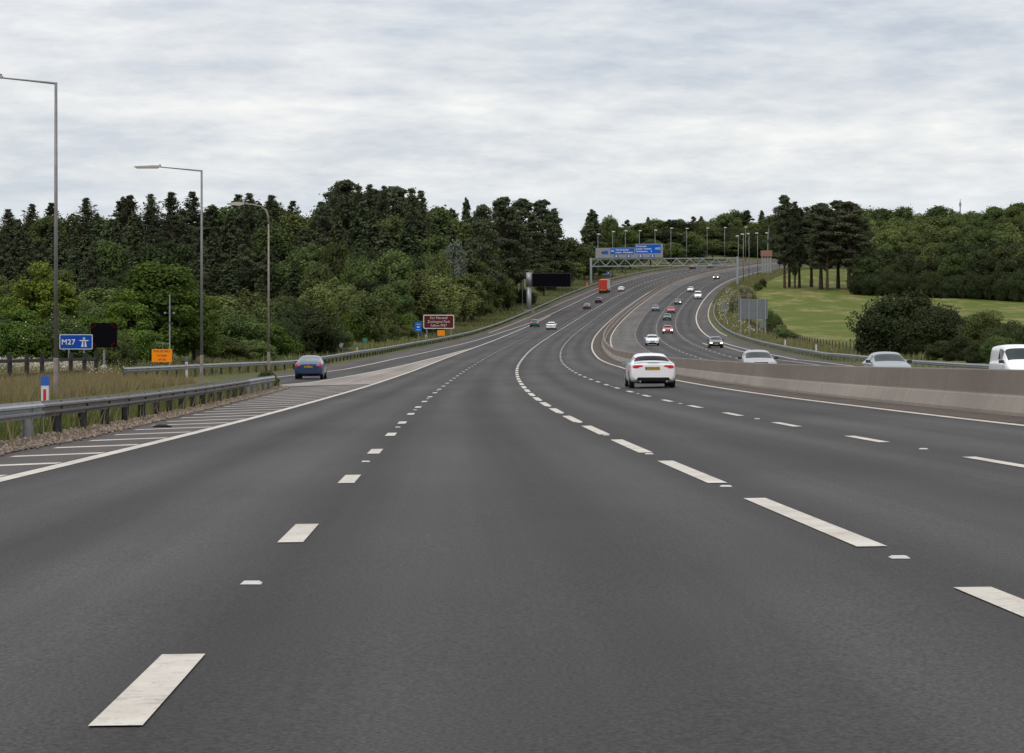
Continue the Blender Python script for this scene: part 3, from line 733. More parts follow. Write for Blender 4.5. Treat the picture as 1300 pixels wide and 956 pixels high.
def gpanel(nm, x0, x1, y0, y1, mat, y, t=.1, par=e):
    return MB().box(((gx(x0) + gx(x1)) / 2, y, (gzz(y0) + gzz(y1)) / 2), (gx(x1) - gx(x0), t, gzz(y0) - gzz(y1))).build(nm, mat, par)
gpanel('backing_panel', 757.3, 808, 315.0, 328.0, 'sign_grey', -.85); gpanel('backing_panel', 808.05, 843.5, 310.3, 328.0, 'sign_grey', -.85)
a_ = gpanel('left_direction_panel', 776.2, 806.6, 315.8, 323.0, 'sign_blue', -.94, .08); b_ = gpanel('right_direction_panel', 808.2, 840.6, 311.4, 322.0, 'sign_blue', -.94, .08)
a_['label'] = 'shorter blue direction sign'; b_['label'] = 'taller blue direction sign'
def gtext(s, px, py, size, al=-1, mat='sign_white'):
    lettering(s, size, gx(px), gzz(py), -1.0, mat, e, 1.0, .02, al)
gtext('M3', 777.2, 319.2, .85); gtext('The North East', 783.0, 317.8, .66); gtext('London  Winchester', 783.0, 321.0, .66)
gtext('Portsmouth', 809.3, 313.5, .68); gtext('London  Fareham', 809.3, 316.7, .68); gtext('Southampton', 809.3, 319.9, .68); gtext('A33', 833.4, 316.6, 1.0); gtext('8', 828.0, 320.0, .7)
gpanel('lane_plate', 768.0, 773.4, 318.8, 323.0, 'sign_blue', -.93, .06); gpanel('lane_plate', 765.4, 767.6, 319.6, 322.4, 'sign_brown', -.93, .06)
for px in (784, 799.8, 815, 830.2):
    gpanel('lane_plate', px - 2.6, px + 2.6, 324.2, 327.2, 'sign_blue', -.93, .06)
    MB().prism([(gx(px) - .16, gzz(324.6)), (gx(px) + .16, gzz(324.6)), (gx(px) + .3, gzz(326.8)), (gx(px) - .3, gzz(326.8))], -.975, -.965).build('lane_symbol', 'sign_white', e)

# ------------------------------------------------------------------ timber fence, marker posts, mast
e = empty('timber_fence', (-22.9, 113.7, gz(-22.9, 113.7))); tagp(e, 'dark brown post and rail fence behind the dry grass at the left', 'fence')
pts = []
for i, D in enumerate([109.8, 113.7, 117.7, 121.6, 125.6, 129.5, 133.5, 137.3]):
    pxx = np.interp(D, [109.8, 113.7, 117.8, 121.8, 125.7, 129.5, 133.4, 137.3], [-10, 12.5, 34.5, 54.4, 73, 90, 106.7, 121.8])
    X = at(pxx, D); z = gz(X, D); pts.append((X, D, z))
    wparent(MB().box((X, D, z + .55), (.20, .20, 1.50), .1).build('post', 'wood_dark'), e)
for h in (.98, .30):
    for a, b in zip(pts[:-1], pts[1:]):
        r = Vector((a[0], a[1] - .10, a[2] + h)); t = Vector((b[0], b[1] - .10, b[2] + h)); mb = MB()
        mb.add([r + Vector((0, 0, -.08)), r + Vector((0, 0, .08)), t + Vector((0, 0, .08)), t + Vector((0, 0, -.08)),
                r + Vector((.05, -.04, -.08)), r + Vector((.05, -.04, .08)), t + Vector((.05, -.04, .08)), t + Vector((.05, -.04, -.08))],
               [(0, 1, 2, 3), (7, 6, 5, 4), (1, 5, 6, 2), (0, 3, 7, 4), (0, 4, 5, 1), (3, 2, 6, 7)])
        wparent(mb.build('fence_rail', 'wood_dark'), e)
def marker(px, D, H, w, label, z=None):
    x = at(px, D); e = empty('marker_post', (x, D, gz(x, D) if z is None else z)); tagp(e, label, 'marker post')
    MB().box((0, 0, H / 2 - .1), (w, w * .7, H + .1)).build('shaft', 'marker_white', e)
    MB().box((0, 0, H - .07), (w + .01, w * .7 + .01, .20)).build('cap', 'marker_blue', e)
    MB().box((0, -w * .36, H - .40), (w * .42, .01, .30)).build('reflector', 'marker_red', e)
marker(57.3, 54, 1.10, .155, 'white marker post with blue top and red strip behind the near crash barrier')
marker(237, 150, 1.05, .14, 'white marker post with blue top between the orange notice and a lamp')
marker(453.5, 250, 1.1, .13, 'marker post just left of the small green plate')
marker(540.8, 372, 1.0, .16, 'tiny marker post in front of the brown sign\'s left leg')
q = P(768, -11.9); e = empty('traffic_cone', q); tagp(e, 'orange cone-like marker by the barrier left of the gantry foot', 'cone')
MB().tube([(0, 0, 0), (0, 0, 1.3)], [.32, .10], 10).build('cone', 'cone_orange', e); MB().box((0, 0, .02), (.7, .7, .06)).build('base', 'cone_orange', e)
D = 1150; x = at(1219, D); e = empty('radio_mast', (x, D, gz(x, D) - .5)); Hm = (Y0_ - 252.5) / F_ * D + CAMH - e.location.z
tagp(e, 'slim radio mast rising above the wood on the right skyline', 'mast')
MB().tube([(0, 0, 0), (0, 0, Hm - 3), (0, 0, Hm)], [.5, .3, .12], 6).build('mast', 'gantry_steel', e); MB().box((0, 0, Hm - 2.6), (.9, .9, 1.6)).build('antenna', 'gantry_steel', e)
# tyre scrap near the gore
e = mesh_obj('tyre_scrap', *(lambda m: (m.v, m.f))(MB().tube([P(53.0, -5.30, .02), P(52.9, -5.15, .03), P(52.8, -5.0, .03), P(52.75, -4.88, .02)], [.02, .04, .035, .015], 8)), 'rubber')
tagp(e, 'black strip of shredded tyre lying on the gore beside the gravel', 'debris')
x = at(1026, 330); 
for (px, s_, lab) in ((1026, 262, 'white-topped marker post behind the right crash barrier'), (996, 300, 'grey marker post behind the right crash barrier, left of the white-topped one')):
    q = P(s_, 34.2); e = empty('marker_post', q); tagp(e, lab, 'marker post'); MB().box((0, 0, .6), (.14, .1, 1.3)).build('shaft', 'marker_white', e); MB().box((0, 0, 1.22), (.15, .11, .1)).build('cap', 'marker_blue', e)
# wire fence at the foot of the field
e = empty('field_fence', P(240, 38.5)); tagp(e, 'low post and wire fence between the right verge and the field', 'fence')
fp = np.arange(236, 520, 3.6)
for s in fp[:70]:
    q = P(s, 38.5); wparent(MB().tube([q + Vector((0, 0, -.2)), q + Vector((0, 0, 1.15))], .055, 6).build('post', 'wood_dark'), e)
for h in (.5, 1.0):
    ss = stations(236, 486); wparent(MB().tube([P(s, 38.5, h) for s in ss[::2]], .012, 4).build('wire', 'galv_old'), e)

# ------------------------------------------------------------------ vehicles
CT = {  # rear -> front stations: y, half width, z bottom, shoulder z, top z, roof half width (0 = no cabin)
 'coupe': dict(L=4.63, W=1.85, st=[(-2.315, .72, .34, .80, .93, 0), (-2.27, .86, .25, .86, 1.005, 0), (-1.95, .915, .19, .90, 1.045, 0), (-1.50, .925, .17, .92, 1.035, 0),
        (-1.36, .925, .17, .92, 1.03, 0), (-.98, .925, .17, .93, 1.315, .575), (-.30, .925, .17, .93, 1.375, .60), (.02, .925, .17, .93, 1.39, .61), (.10, .925, .17, .93, 1.39, .61), (.42, .925, .17, .92, 1.36, .60),
        (1.12, .92, .17, .90, .97, 0), (1.5, .92, .18, .86, .93, 0), (2.0, .90, .22, .74, .82, 0), (2.25, .84, .26, .66, .72, 0), (2.315, .70, .34, .58, .62, 0)],
        bands=dict(rw=(4, 5), side=[(5, 6), (6, 7), (8, 9)], ws=(9, 10)), wheels=(-1.36, 1.39), wr=.335),
 'hatch': dict(L=4.2, W=1.74, st=[(-2.10, .70, .34, .78, .90, 0), (-2.06, .82, .26, .84, .95, 0), (-1.93, .86, .2, .88, .99, 0), (-1.88, .865, .2, .89, 1.00, 0),
        (-1.35, .87, .18, .91, 1.34, .55), (-1.0, .87, .18, .92, 1.40, .58), (-.35, .87, .18, .92, 1.43, .59), (-.27, .87, .18, .92, 1.43, .59), (.35, .87, .18, .91, 1.40, .58),
        (1.10, .865, .18, .88, .95, 0), (1.55, .86, .2, .82, .90, 0), (1.9, .84, .24, .72, .80, 0), (2.06, .78, .28, .64, .70, 0), (2.10, .66, .34, .58, .62, 0)],
        bands=dict(rw=(3, 4), side=[(4, 5), (5, 6), (7, 8)], ws=(8, 9)), wheels=(-1.25, 1.27), wr=.305),
 'saloon': dict(L=4.55, W=1.76, st=[(-2.275, .72, .34, .80, .92, 0), (-2.23, .83, .26, .85, .98, 0), (-1.95, .87, .2, .88, 1.02, 0), (-1.62, .88, .18, .90, 1.02, 0),
        (-1.55, .88, .18, .90, 1.02, 0), (-.92, .88, .18, .92, 1.35, .57), (-.7, .88, .18, .92, 1.39, .59), (-.25, .88, .18, .92, 1.43, .60), (-.17, .88, .18, .92, 1.43, .60), (.42, .88, .18, .91, 1.39, .58),
        (1.15, .87, .18, .88, .95, 0), (1.6, .87, .2, .83, .90, 0), (2.0, .86, .24, .74, .82, 0), (2.22, .80, .28, .66, .72, 0), (2.275, .68, .34, .58, .62, 0)],
        bands=dict(rw=(4, 5), side=[(5, 6), (6, 7), (8, 9)], ws=(9, 10)), wheels=(-1.33, 1.36), wr=.315),
 'van': dict(L=4.4, W=1.84, st=[(-2.20, .80, .34, 1.0, 1.55, .66), (-2.16, .88, .26, 1.02, 1.70, .76), (-2.0, .915, .2, 1.04, 1.76, .80), (-1.2, .92, .19, 1.05, 1.80, .80),
        (-.4, .92, .19, 1.05, 1.82, .79), (-.32, .92, .19, 1.05, 1.82, .79), (.1, .92, .19, 1.04, 1.81, .77), (.45, .92, .19, 1.03, 1.76, .72),
        (1.22, .91, .2, 1.0, 1.10, 0), (1.6, .90, .22, .92, 1.00, 0), (2.0, .87, .26, .80, .88, 0), (2.16, .80, .30, .70, .76, 0), (2.20, .68, .36, .62, .66, 0)],
        bands=dict(rw=None, side=[(5, 6), (6, 7)], ws=(7, 8)), wheels=(-1.3, 1.3), wr=.32),
}
def car_rings(T):
    rings = []
    for (y, w, zb, zs, zt, wr) in T['st']:
        if wr:
            h = zt - zs
            p = [(0, zb), (.8 * w, zb), (.97 * w, zb + .10), (w, zb + (zs - zb) * .55), (.975 * w, zs), (.925 * w, zs + .035), (wr + (0.9 * w - wr) * .16, zt - .09), (wr * .86, zt - .012), (0, zt + .015)]
        else:
            p = [(0, zb), (.8 * w, zb), (.97 * w, zb + .10), (w, zb + (zs - zb) * .55), (.975 * w, zs), (.93 * w, zs + (zt - zs) * .55), (.84 * w, zt - .012), (.5 * w, zt), (0, zt + .012)]
        rings.append([(x, y, z) for x, z in p])
    return rings
def build_car(typ, paint, label, group, lod, rear, opts):
    T = CT[typ]; R = car_rings(T); n = 9; bm = bmesh.new(); vs = []
    for r in R:
        row = [bm.verts.new(p) for p in r] + [None] * 0
        left = [row[0]] + [bm.verts.new((-x, y, z)) for x, y, z in r[1:-1]] + [row[-1]]
        vs.append((row, left))
    B = T['bands']
    for i in range(len(R) - 1):
        for sd in (0, 1):
            for j in range(n - 1):
                a, b, c, d = vs[i][sd][j], vs[i][sd][j + 1], vs[i + 1][sd][j + 1], vs[i + 1][sd][j]
                fv = [a, d, c, b] if sd == 0 else [a, b, c, d]
                f = bm.faces.new(fv); f.smooth = True
                t = 0
                if j in (6, 7) and B['ws'] == (i, i + 1): t = 1
                elif j in (6, 7) and B['rw'] == (i, i + 1): t = 2
                elif j == 5 and (i, i + 1) in B['side']: t = 3
                elif j == 5 and (B['ws'] == (i, i + 1) or B['rw'] == (i, i + 1)) and lod: t = 0
                elif j == 0: t = 4
                f.material_index = t
    for k in (0, len(R) - 1):
        rr, ll = vs[k]
        for j in range(n - 1):
            q = [rr[j], rr[j + 1], ll[j + 1], ll[j]] if k == 0 else [ll[j], ll[j + 1], rr[j + 1], rr[j]]
            q = [v for i_, v in enumerate(q) if v not in q[:i_]]
            if len(q) >= 3: f = bm.faces.new(q); f.smooth = True; f.material_index = 0
    me = bpy.data.meshes.new('body'); bm.normal_update(); bmesh.ops.recalc_face_normals(bm, faces=bm.faces); bm.to_mesh(me); bm.free()
    for _ in range(5): me.materials.append(None)
    o = bpy.data.objects.new('b', me); COL.objects.link(o); md = o.modifiers.new('s', 'SUBSURF'); md.levels = md.render_levels = 3 if lod >= 2 else 2
    dg = bpy.context.evaluated_depsgraph_get(); me2 = bpy.data.meshes.new_from_object(o.evaluated_get(dg)); bpy.data.objects.remove(o)
    V = [v.co.copy() for v in me2.vertices]; polys = [(tuple(p.vertices), p.material_index) for p in me2.polygons]
    bvh = BVHTree.FromPolygons(V, [p[0] for p in polys])
    e = empty(opts.get('name', 'car'), (0, 0, 0)); tagp(e, label, opts.get('cat', 'car'), group)
    glass = opts.get('glass', 'glass_dark'); gr = opts.get('rear_glass', glass)
    for t, nm, mt in ((0, 'body', 'paint_' + paint), (1, 'windscreen', glass), (2, 'rear_window', gr), (3, 'side_window', opts.get('side_glass', glass)), (4, 'underside', 'under')):
        fs = [p[0] for p in polys if p[1] == t]
        if t == 3 and lod:
            for sgn in (1, -1):
                fs_ = [f for f in fs if V[f[0]].x * sgn > 0]
                if fs_:
                    u = sorted({i for f in fs_ for i in f}); mp = {a: b for b, a in enumerate(u)}
                    mesh_obj(nm, [V[i] for i in u], [tuple(mp[i] for i in f) for f in fs_], mt, e, True)
            continue
        if not fs: continue
        u = sorted({i for f in fs for i in f}); mp = {a: b for b, a in enumerate(u)}
        mesh_obj(nm, [V[i] for i in u], [tuple(mp[i] for i in f) for f in fs], mt, e, True)
    L = T['L'] / 2; W = T['W'] / 2
    def decal(nm, poly, direc, mat, t=.012, sub=3):       # plate that follows the body surface
        bm = bmesh.new(); n_ = len(poly)
        f = bm.faces.new([bm.verts.new((a, 0, b)) for a, b in poly])
        bmesh.ops.triangulate(bm, faces=bm.faces[:]); bmesh.ops.subdivide_edges(bm, edges=bm.edges[:], cuts=sub, use_grid_fill=True)
        for v in bm.verts:
            a, b = v.co.x, v.co.z
            if direc in ('rear', 'front'):
                sg = -1 if direc == 'rear' else 1
                hit = bvh.ray_cast(Vector((a, sg * 5, b)), Vector((0, -sg, 0)))
                v.co = Vector((a, (hit[0].y if hit[0] else sg * (L - .1)) + sg * t, b))
            else:
                sg = 1 if direc == 'right' else -1
                hit = bvh.ray_cast(Vector((sg * 3, a, b)), Vector((-sg, 0, 0)))
                v.co = Vector(((hit[0].x if hit[0] else sg * W * .97) + sg * t, a, b))
        bmesh.ops.solidify(bm, geom=bm.faces[:], thickness=0)
        me = bpy.data.meshes.new(nm); bm.to_mesh(me); bm.free()
        return link_mesh(nm, me, mat, e)
    wy0, wy1 = T['wheels']; wr = T['wr']
    for y in (wy0, wy1):
        for sg in (1, -1):
            if lod:
                arc = [(y + (wr + .045) * math.cos(a), max(.2, wr + (wr + .045) * math.sin(a))) for a in np.linspace(-.25, math.pi + .25, 14)]
                decal('wheel_arch', arc, 'right' if sg > 0 else 'left', 'under', .004, 2)
            tw = .105
            xc = sg * (W - .115); mb = MB()
            mb.tube([(xc - tw, y, wr), (xc - tw * .85, y, wr), (xc + tw * .85, y, wr), (xc + tw, y, wr)], [wr * .93, wr, wr, wr * .93], 20 if lod else 10)
            wh = mb.build('wheel', 'rubber', e, False)
            if lod:
                MB().tube([(xc + sg * .06, y, wr), (xc + sg * (tw + .008), y, wr)], [wr * .66, wr * .66], 16).build('rim', 'rim', wh)
    # mirrors
    mz = opts.get('mz', 1.0); my = opts.get('my', .62)
    for sg in (1, -1):
        mb = MB(); mb.box((sg * (W + .06), my, mz), (.20, .10, .13)).box((sg * (W - .04), my, mz - .04), (.1, .05, .04)); mb.build('mirror', opts.get('mirror', 'paint_' + paint), e)
    H = T['st'][len(T['st']) // 2][4]
    if rear:     # we look at the back
        tz = opts.get('tz', .80); th_ = opts.get('th', .13); ti = opts.get('ti', W * .48); to = W * .90
        tl = opts.get('tail', 'tail_red')
        for sg in (1, -1):
            poly = opts.get('tailpoly', [(ti, tz - th_ * .15), (ti + .05, tz + th_ / 2), (to, tz + th_ / 2), (to, tz - th_ / 2), (ti + .18, tz - th_ / 2)])
            o = decal('tail_light', [(a * sg, b) for a, b in poly], 'rear', tl, .015)
            if opts.get('tailclear'):
                decal('reverse_lamp', [(a * sg, b) for a, b in [(ti + .03, tz - .04), (ti + .03, tz + .04), (ti + .20, tz + .04), (ti + .20, tz - .04)]], 'rear', 'tail_clear', .022)
        pz = opts.get('pz', tz - .06)
        decal('number_plate', [(-.26, pz - .057), (-.26, pz + .057), (.26, pz + .057), (.26, pz - .057)], 'rear', 'plate_yellow', .02)
        vz = opts.get('vz', .40)
        if opts.get('valance', True):
            decal('lower_valance', [(-W * .78, .24), (-W * .66, vz), (W * .66, vz), (W * .78, .24)], 'rear', 'plastic_dark', .012, 4)
        if opts.get('coupe_details'):
            decal('brake_slot', [(-.22, .985), (-.22, 1.0), (.22, 1.0), (.22, .985)], 'rear', 'plastic_dark', .01)
            decal('euro_band', [(-.32, pz - .057), (-.32, pz + .057), (-.265, pz + .057), (-.265, pz - .057)], 'rear', 'sign_blue', .02)
            decal('diffuser', [(-.45, .27), (-.45, .31), (.45, .31), (.45, .27)], 'rear', 'galv_old', .02)
            MB().prism([(-.78, 1.035), (-.70, 1.062), (.70, 1.062), (.78, 1.035)], -2.27, -2.13).build('spoiler', 'paint_' + paint, e)
            for sg in (1, -1): MB().tube([(sg * .52, -2.33, .27), (sg * .52, -2.15, .27)], .04, 10).build('exhaust', 'chrome', e)
        if opts.get('badge'): MB().tube([(0, -L - .01, .90), (0, -L + .03, .90)], .05, 10).build('badge', 'chrome', e)
        decal('bumper_line', [(-W * .85, .585), (-W * .85, .60), (W * .85, .60), (W * .85, .585)], 'rear', 'plastic_dark', .003) if lod == 1 else None
    else:
        hz = opts.get('hz', .62); hl = opts.get('head', 'head_clear')
        for k, sg in enumerate((1, -1)):
            m_ = hl[k] if isinstance(hl, tuple) else hl
            decal('headlight', [(sg * a, b) for a, b in [(W * .55, hz - .07), (W * .55, hz + .03), (W * .80, hz + .085), (W * .90, hz + .08), (W * .90, hz - .03), (W * .80, hz - .08)]], 'front', m_, .014)
        decal('grille', [(-W * .42, hz - .05), (-W * .42, hz + .04), (W * .42, hz + .04), (W * .42, hz - .05)], 'front', 'plastic_dark', .010)
        decal('lower_grille', [(-W * .62, .26), (-W * .55, .40), (W * .55, .40), (W * .62, .26)], 'front', 'plastic_dark', .010)
        decal('number_plate', [(-.26, .44), (-.26, .55), (.26, .55), (.26, .44)], 'front', 'plate_white', .018)
    if opts.get('roof_bars'):
        pass
    return e
def put(e, s, o, facing):
    q = P(s, o); e.location = q; th = head(s)
    e.rotation_euler = (0, 0, -th + (math.pi if facing < 0 else 0))
    ea, eb = P(s + 2, o), P(s - 2, o); pitch = math.atan2(ea.z - eb.z, 4)
    e.rotation_euler = (pitch * facing, 0, -th + (math.pi if facing < 0 else 0))
    return e
GB = 'cars driving away up the hill'; GN = 'oncoming cars beyond the median'
def car(typ, paint, s, o, facing, label, group, lod=1, **opts):
    return put(build_car(typ, paint, label, group, lod, facing > 0, opts), s, o, facing)
car('coupe', 'white', 100.2, 8.62, 1, 'white coupe with red tail lights and dark rear window, nearest car, in the outer lane', None, 2, glass='glass_dark', tz=.845, th=.14, ti=.40, pz=.79, vz=.43,
    coupe_details=True, mz=.99, my=.72, mirror='paint_greyblue', tailpoly=[(.40, .86), (.44, .91), (.83, .915), (.85, .80), (.62, .79), (.56, .83)])
car('hatch', 'blue', 152, -8.95, 1, 'blue hatchback with a pale rear window and yellow plate on the slip road', None, 2, glass='glass_light', rear_glass='glass_light', side_glass='glass_light', tz=.86, th=.15, ti=.46, pz=.76, vz=.36, tail='tail_red', tailclear=True, badge=True, mirror='plastic_dark')
car('hatch', 'teal', 476.6, -2.3, 1, 'dark teal hatchback with lit tail lights, in the left lane beside a white hatchback', GB, tail='tail_lit')
car('hatch', 'white', 454.5, 1.9, 1, 'white hatchback with dark rear window, beside the teal one', GB, rear_glass='glass_dark')
car('saloon', 'grey', 608, 1.7, 1, 'grey saloon with bright brake lights, just behind the navy car', GB, tail='tail_lit', rear_glass='glass_mid', th=.14)
car('hatch', 'navy', 650, 1.95, 1, 'small navy car ahead of the braking grey saloon', GB)
car('hatch', 'white', 732, 2.1, 1, 'small white car just right of the red lorry', GB, rear_glass='glass_mid', my=.6)
car('saloon', 'darkred', 916, -2.1, 1, 'dark red car turned sideways by the far bend, under the gantry beam', GB)
car('saloon', 'silver', 927, 1.7, 1, 'silver car beside the dark red one on the far bend', GB)
car('saloon', 'warmsilver', 129, 16.0, -1, 'silver saloon with a pale bonnet seen over the barrier, nearest oncoming lane', GN, 2, glass='glass_mid', hz=.77, mirror='plastic_dark')
car('hatch', 'silver', 111.5, 20.0, -1, 'silver car of which only roof and windscreen show above the barrier', GN, 2, glass='glass_mid', mirror='plastic_dark')
car('van', 'white', 104, 24.4, -1, 'small white van cut off by the right edge of the picture', GN, 2, name='van', cat='van', glass='glass_mid', my=1.0, mz=1.1, mirror='plastic_dark')
car('saloon', 'white', 329, 18.95, -1, 'white saloon oncoming just behind the white coupe\'s roof', GN, 1, glass='glass_mid', mirror='paint_white')
car('hatch', 'red', 418, 22.85, -1, 'bright red hatchback with headlights on, nearer of the two oncoming red cars', GN, head='head_lit')
car('hatch', 'darkgreen', 520, 22.9, -1, 'dark green car between the two oncoming red cars', GN, glass='glass_mid')
car('hatch', 'red', 575, 23.0, -1, 'red car farther up, with a dark green car in front of it', GN, glass='glass_mid')
car('saloon', 'black', 636, 23.1, -1, 'black car with one bright orange headlight', GN, head=('head_clear', 'head_warm'), glass='glass_mid')
car('saloon', 'grey', 590, 19.0, -1, 'dark grey car alone in the oncoming lane nearest the median', GN, glass='glass_mid')
car('hatch', 'white', 725, 22.8, -1, 'small white car left of the white high-roofed van', GN, glass='glass_mid')
car('saloon', 'black', 825, 23.1, -1, 'distant dark car with both headlights shining', GN, head='head_lit', hz=.64)
car('saloon', 'black', 311, 26.4, -1, 'dark saloon with its headlights on beside the right edge line', GN, 1, head='head_warm', glass='glass_mid', hz=.64)
ev = car('van', 'white', 674, 27.1, -1, 'white high-roofed van coming down in the inside lane', GN, name='van', cat='van', glass='glass_mid', my=1.0, mz=1.1); ev.scale = (1.06, 1.05, 1.15)
# red container lorry
e = empty('lorry', (0, 0, 0)); tagp(e, 'red box lorry with a white side climbing in the left lane', 'lorry')
MB().box((0, -2.2, 2.45), (2.5, 8.6, 2.75)).build('box_body', 'truck_red', e)
mb = MB()
for x in (-.62, .62): mb.box((x, -6.52, 2.45), (1.18, .04, 2.6))
dr = mb.build('rear_door', 'truck_red', e)
mb = MB()
for x in (-.95, -.35, .35, .95): mb.tube([(x, -6.57, 1.2), (x, -6.57, 3.7)], .025, 6)
mb.build('lock_bar', 'galv', dr)
MB().box((0, 3.55, 1.95), (2.45, 2.1, 2.9)).box((0, 3.3, 3.5), (2.3, 1.5, .5)).build('cab', 'paint_white', e)
MB().box((0, 4.615, 2.5), (2.1, .03, .9)).build('windscreen', 'glass_dark', e)
MB().box((1.262, -2.1, 2.45), (.03, 8.4, 2.6)).build('side_curtain', 'paint_white', e)
MB().box((0, -1.4, .85), (1.0, 9.6, .3)).box((0, -6.3, .62), (2.4, .12, .28)).build('chassis', 'under', e)
for y in (-4.9, -3.6, 3.4):
    for sg in (1, -1): MB().tube([(sg * .8, y, .5), (sg * 1.22, y, .5)], [.5, .5], 14).build('wheel', 'rubber', e)
MB().box((0, -6.6, .95), (1.9, .03, .22)).build('bumper_board', 'sign_orange', e)
for sg in (1, -1): MB().box((sg * 1.05, -6.6, .95), (.26, .05, .14)).build('tail_light', 'tail_red', e)
for sg in (1, -1): MB().box((sg * 1.4, 4.3, 2.6), (.16, .14, .6)).build('mirror', 'plastic_dark', e)
put(e, 724, -2.05, 1)
# ------------------------------------------------------------------ vegetation
def quads(C, Nrm, size, aspect=1.3, rg=rng):
    n = len(C); Nrm = Nrm / (np.linalg.norm(Nrm, axis=1, keepdims=True) + 1e-9)
    t = rg.normal(size=(n, 3)); u = np.cross(Nrm, t); u /= np.linalg.norm(u, axis=1, keepdims=True) + 1e-9
    v = np.cross(Nrm, u); s = (size * rg.uniform(.6, 1.35, n))[:, None]
    bend = Nrm * s * .25
    P0 = C - u * s * .5 * aspect; P1 = C - v * s * .38 + bend; P2 = C + u * s * .5 * aspect; P3 = C + v * s * .38 + bend * .6
    V = np.stack([P0, P1, P2, P3], 1).reshape(-1, 3); F = np.arange(4 * n).reshape(-1, 4); return V, F
def clumps(centres, radii, per, size, flat=1.0, up=.35, rg=rng):
    Cs, Ns = [], []
    for (c, r) in zip(centres, radii):
        d = rg.normal(size=(per, 3)); d /= np.linalg.norm(d, axis=1, keepdims=True)
        rr = r * (rg.uniform(.35, 1.0, per) ** .5)[:, None]
        rr = np.where(rg.uniform(size=(per, 1)) < (.24 if size > .3 else .14), rr * rg.uniform(1.0, 1.65, (per, 1)), rr)
        p = d * rr; p[:, 2] *= flat; Cs.append(c + p)
        nn = d * .9 + rg.normal(size=(per, 3)) * .55; nn[:, 2] += up; Ns.append(nn)
    C = np.concatenate(Cs); Nn = np.concatenate(Ns); return quads(C, Nn, np.full(len(C), size), rg=rg)
def trunk_mesh(H, r, limbs, rg, bend=.02):
    mb = MB(); pts = [(0, 0, -.6)]; 
    for k in range(1, 6): pts.append((rg.normal() * bend * H * k / 5, rg.normal() * bend * H * k / 5, H * k / 5))
    mb.tube(pts, [r * (1.25 if k == 0 else 1) * (1 - .14 * k) for k in range(6)], 7)
    for a, b in limbs: mb.tube([a, [(a[i] + b[i]) / 2 + (.06 * H if i == 2 else 0) * .3 for i in range(3)], b], [r * .42, r * .3, r * .12], 5, False)
    me = bpy.data.meshes.new('trunk'); me.from_pydata(mb.v, [], mb.f); me.update(); return me
PROTO = {}
def proto(key, crown, trunk, leaf, bark):
    me = fast_mesh('crown', *crown); me.materials.append(M[leaf]); trunk.materials.append(M[bark]); PROTO[key] = (me, trunk)
def broad(key, H, R, leaf, nc=34, per=230, size=.42, base=.22, seed=1, shape=1.0, bark='bark', top=.5, flat=.85):
    rg = np.random.default_rng(seed); cs = []; rs = []
    while len(cs) < nc:
        d = rg.normal(size=3); d /= np.linalg.norm(d); k = rg.uniform(.55, 1.0)
        if base < .1 and d[2] < -.15: q_ = math.hypot(d[0], d[1]) + 1e-6; d[0] *= .9 / q_; d[1] *= .9 / q_
        z = (base + (1 - base) * top) * H + d[2] * (1 - base) * H * (1 - top if d[2] > 0 else top) * k * .86
        rad = R * k * .78 * (1 - max(0, d[2]) * .25 * shape)
        c = np.array([d[0] * rad, d[1] * rad, z]); cs.append(c); rs.append(R * (rg.uniform(.22, .40) if nc < 50 else rg.uniform(.13, .30)))
    V, F = clumps(cs, rs, per, size, flat, rg=rg)
    lim = [((0, 0, H * rg.uniform(.2, .5)), tuple(c * np.array([.8, .8, .92]))) for c in cs[:9]]
    proto(key, (V, F), trunk_mesh(H * .8, max(.12, H * .022), lim, rg), leaf, bark)
def conifer(key, H, R, leaf, seed=1, dens=1.0, size=.42, base=.12, bark='bark', power=.85, whorl=.026, bare=False):
    rg = np.random.default_rng(seed); C = []; Nn = []; lim = []
    z = base * H
    while z < H * .985:
        t = (z - base * H) / (H * (1 - base)); r = R * (1 - t) ** power * rg.uniform(.85, 1.12) + .12
        nb = max(3, int(5 * dens))
        a0 = rg.uniform(0, 6.28)
        for k in range(nb):
            a = a0 + 6.283 * k / nb + rg.normal() * .2; ln = r * rg.uniform(.65, 1.15)
            m = max(4, int(ln / size * 9))
            tt = rg.uniform(.12, 1, m) ** .75
            x = np.cos(a) * ln * tt; y = np.sin(a) * ln * tt; zz = z + rg.uniform(-.5, .5) * .4 + (.30 - .55 * tt) * ln * .35 + rg.normal(size=m) * .12
            w = rg.normal(size=(m, 2)) * (.09 * ln + .06)[None] if False else rg.normal(size=(m, 2)) * (.10 * ln + .08)
            C.append(np.stack([x + w[:, 0], y + w[:, 1], zz], 1))
            nn = rg.normal(size=(m, 3)) * .5; nn[:, 2] += .8; nn[:, 0] += np.cos(a) * .4; nn[:, 1] += np.sin(a) * .4; Nn.append(nn)
        z += H * whorl * rg.uniform(.75, 1.2)
    C = np.concatenate(C); Nn = np.concatenate(Nn); V, F = quads(C, Nn, np.full(len(C), size), 1.7, rg)
    proto(key, (V, F), trunk_mesh(H * .97, H * .014 + .06, [], rg, .004), leaf, bark)
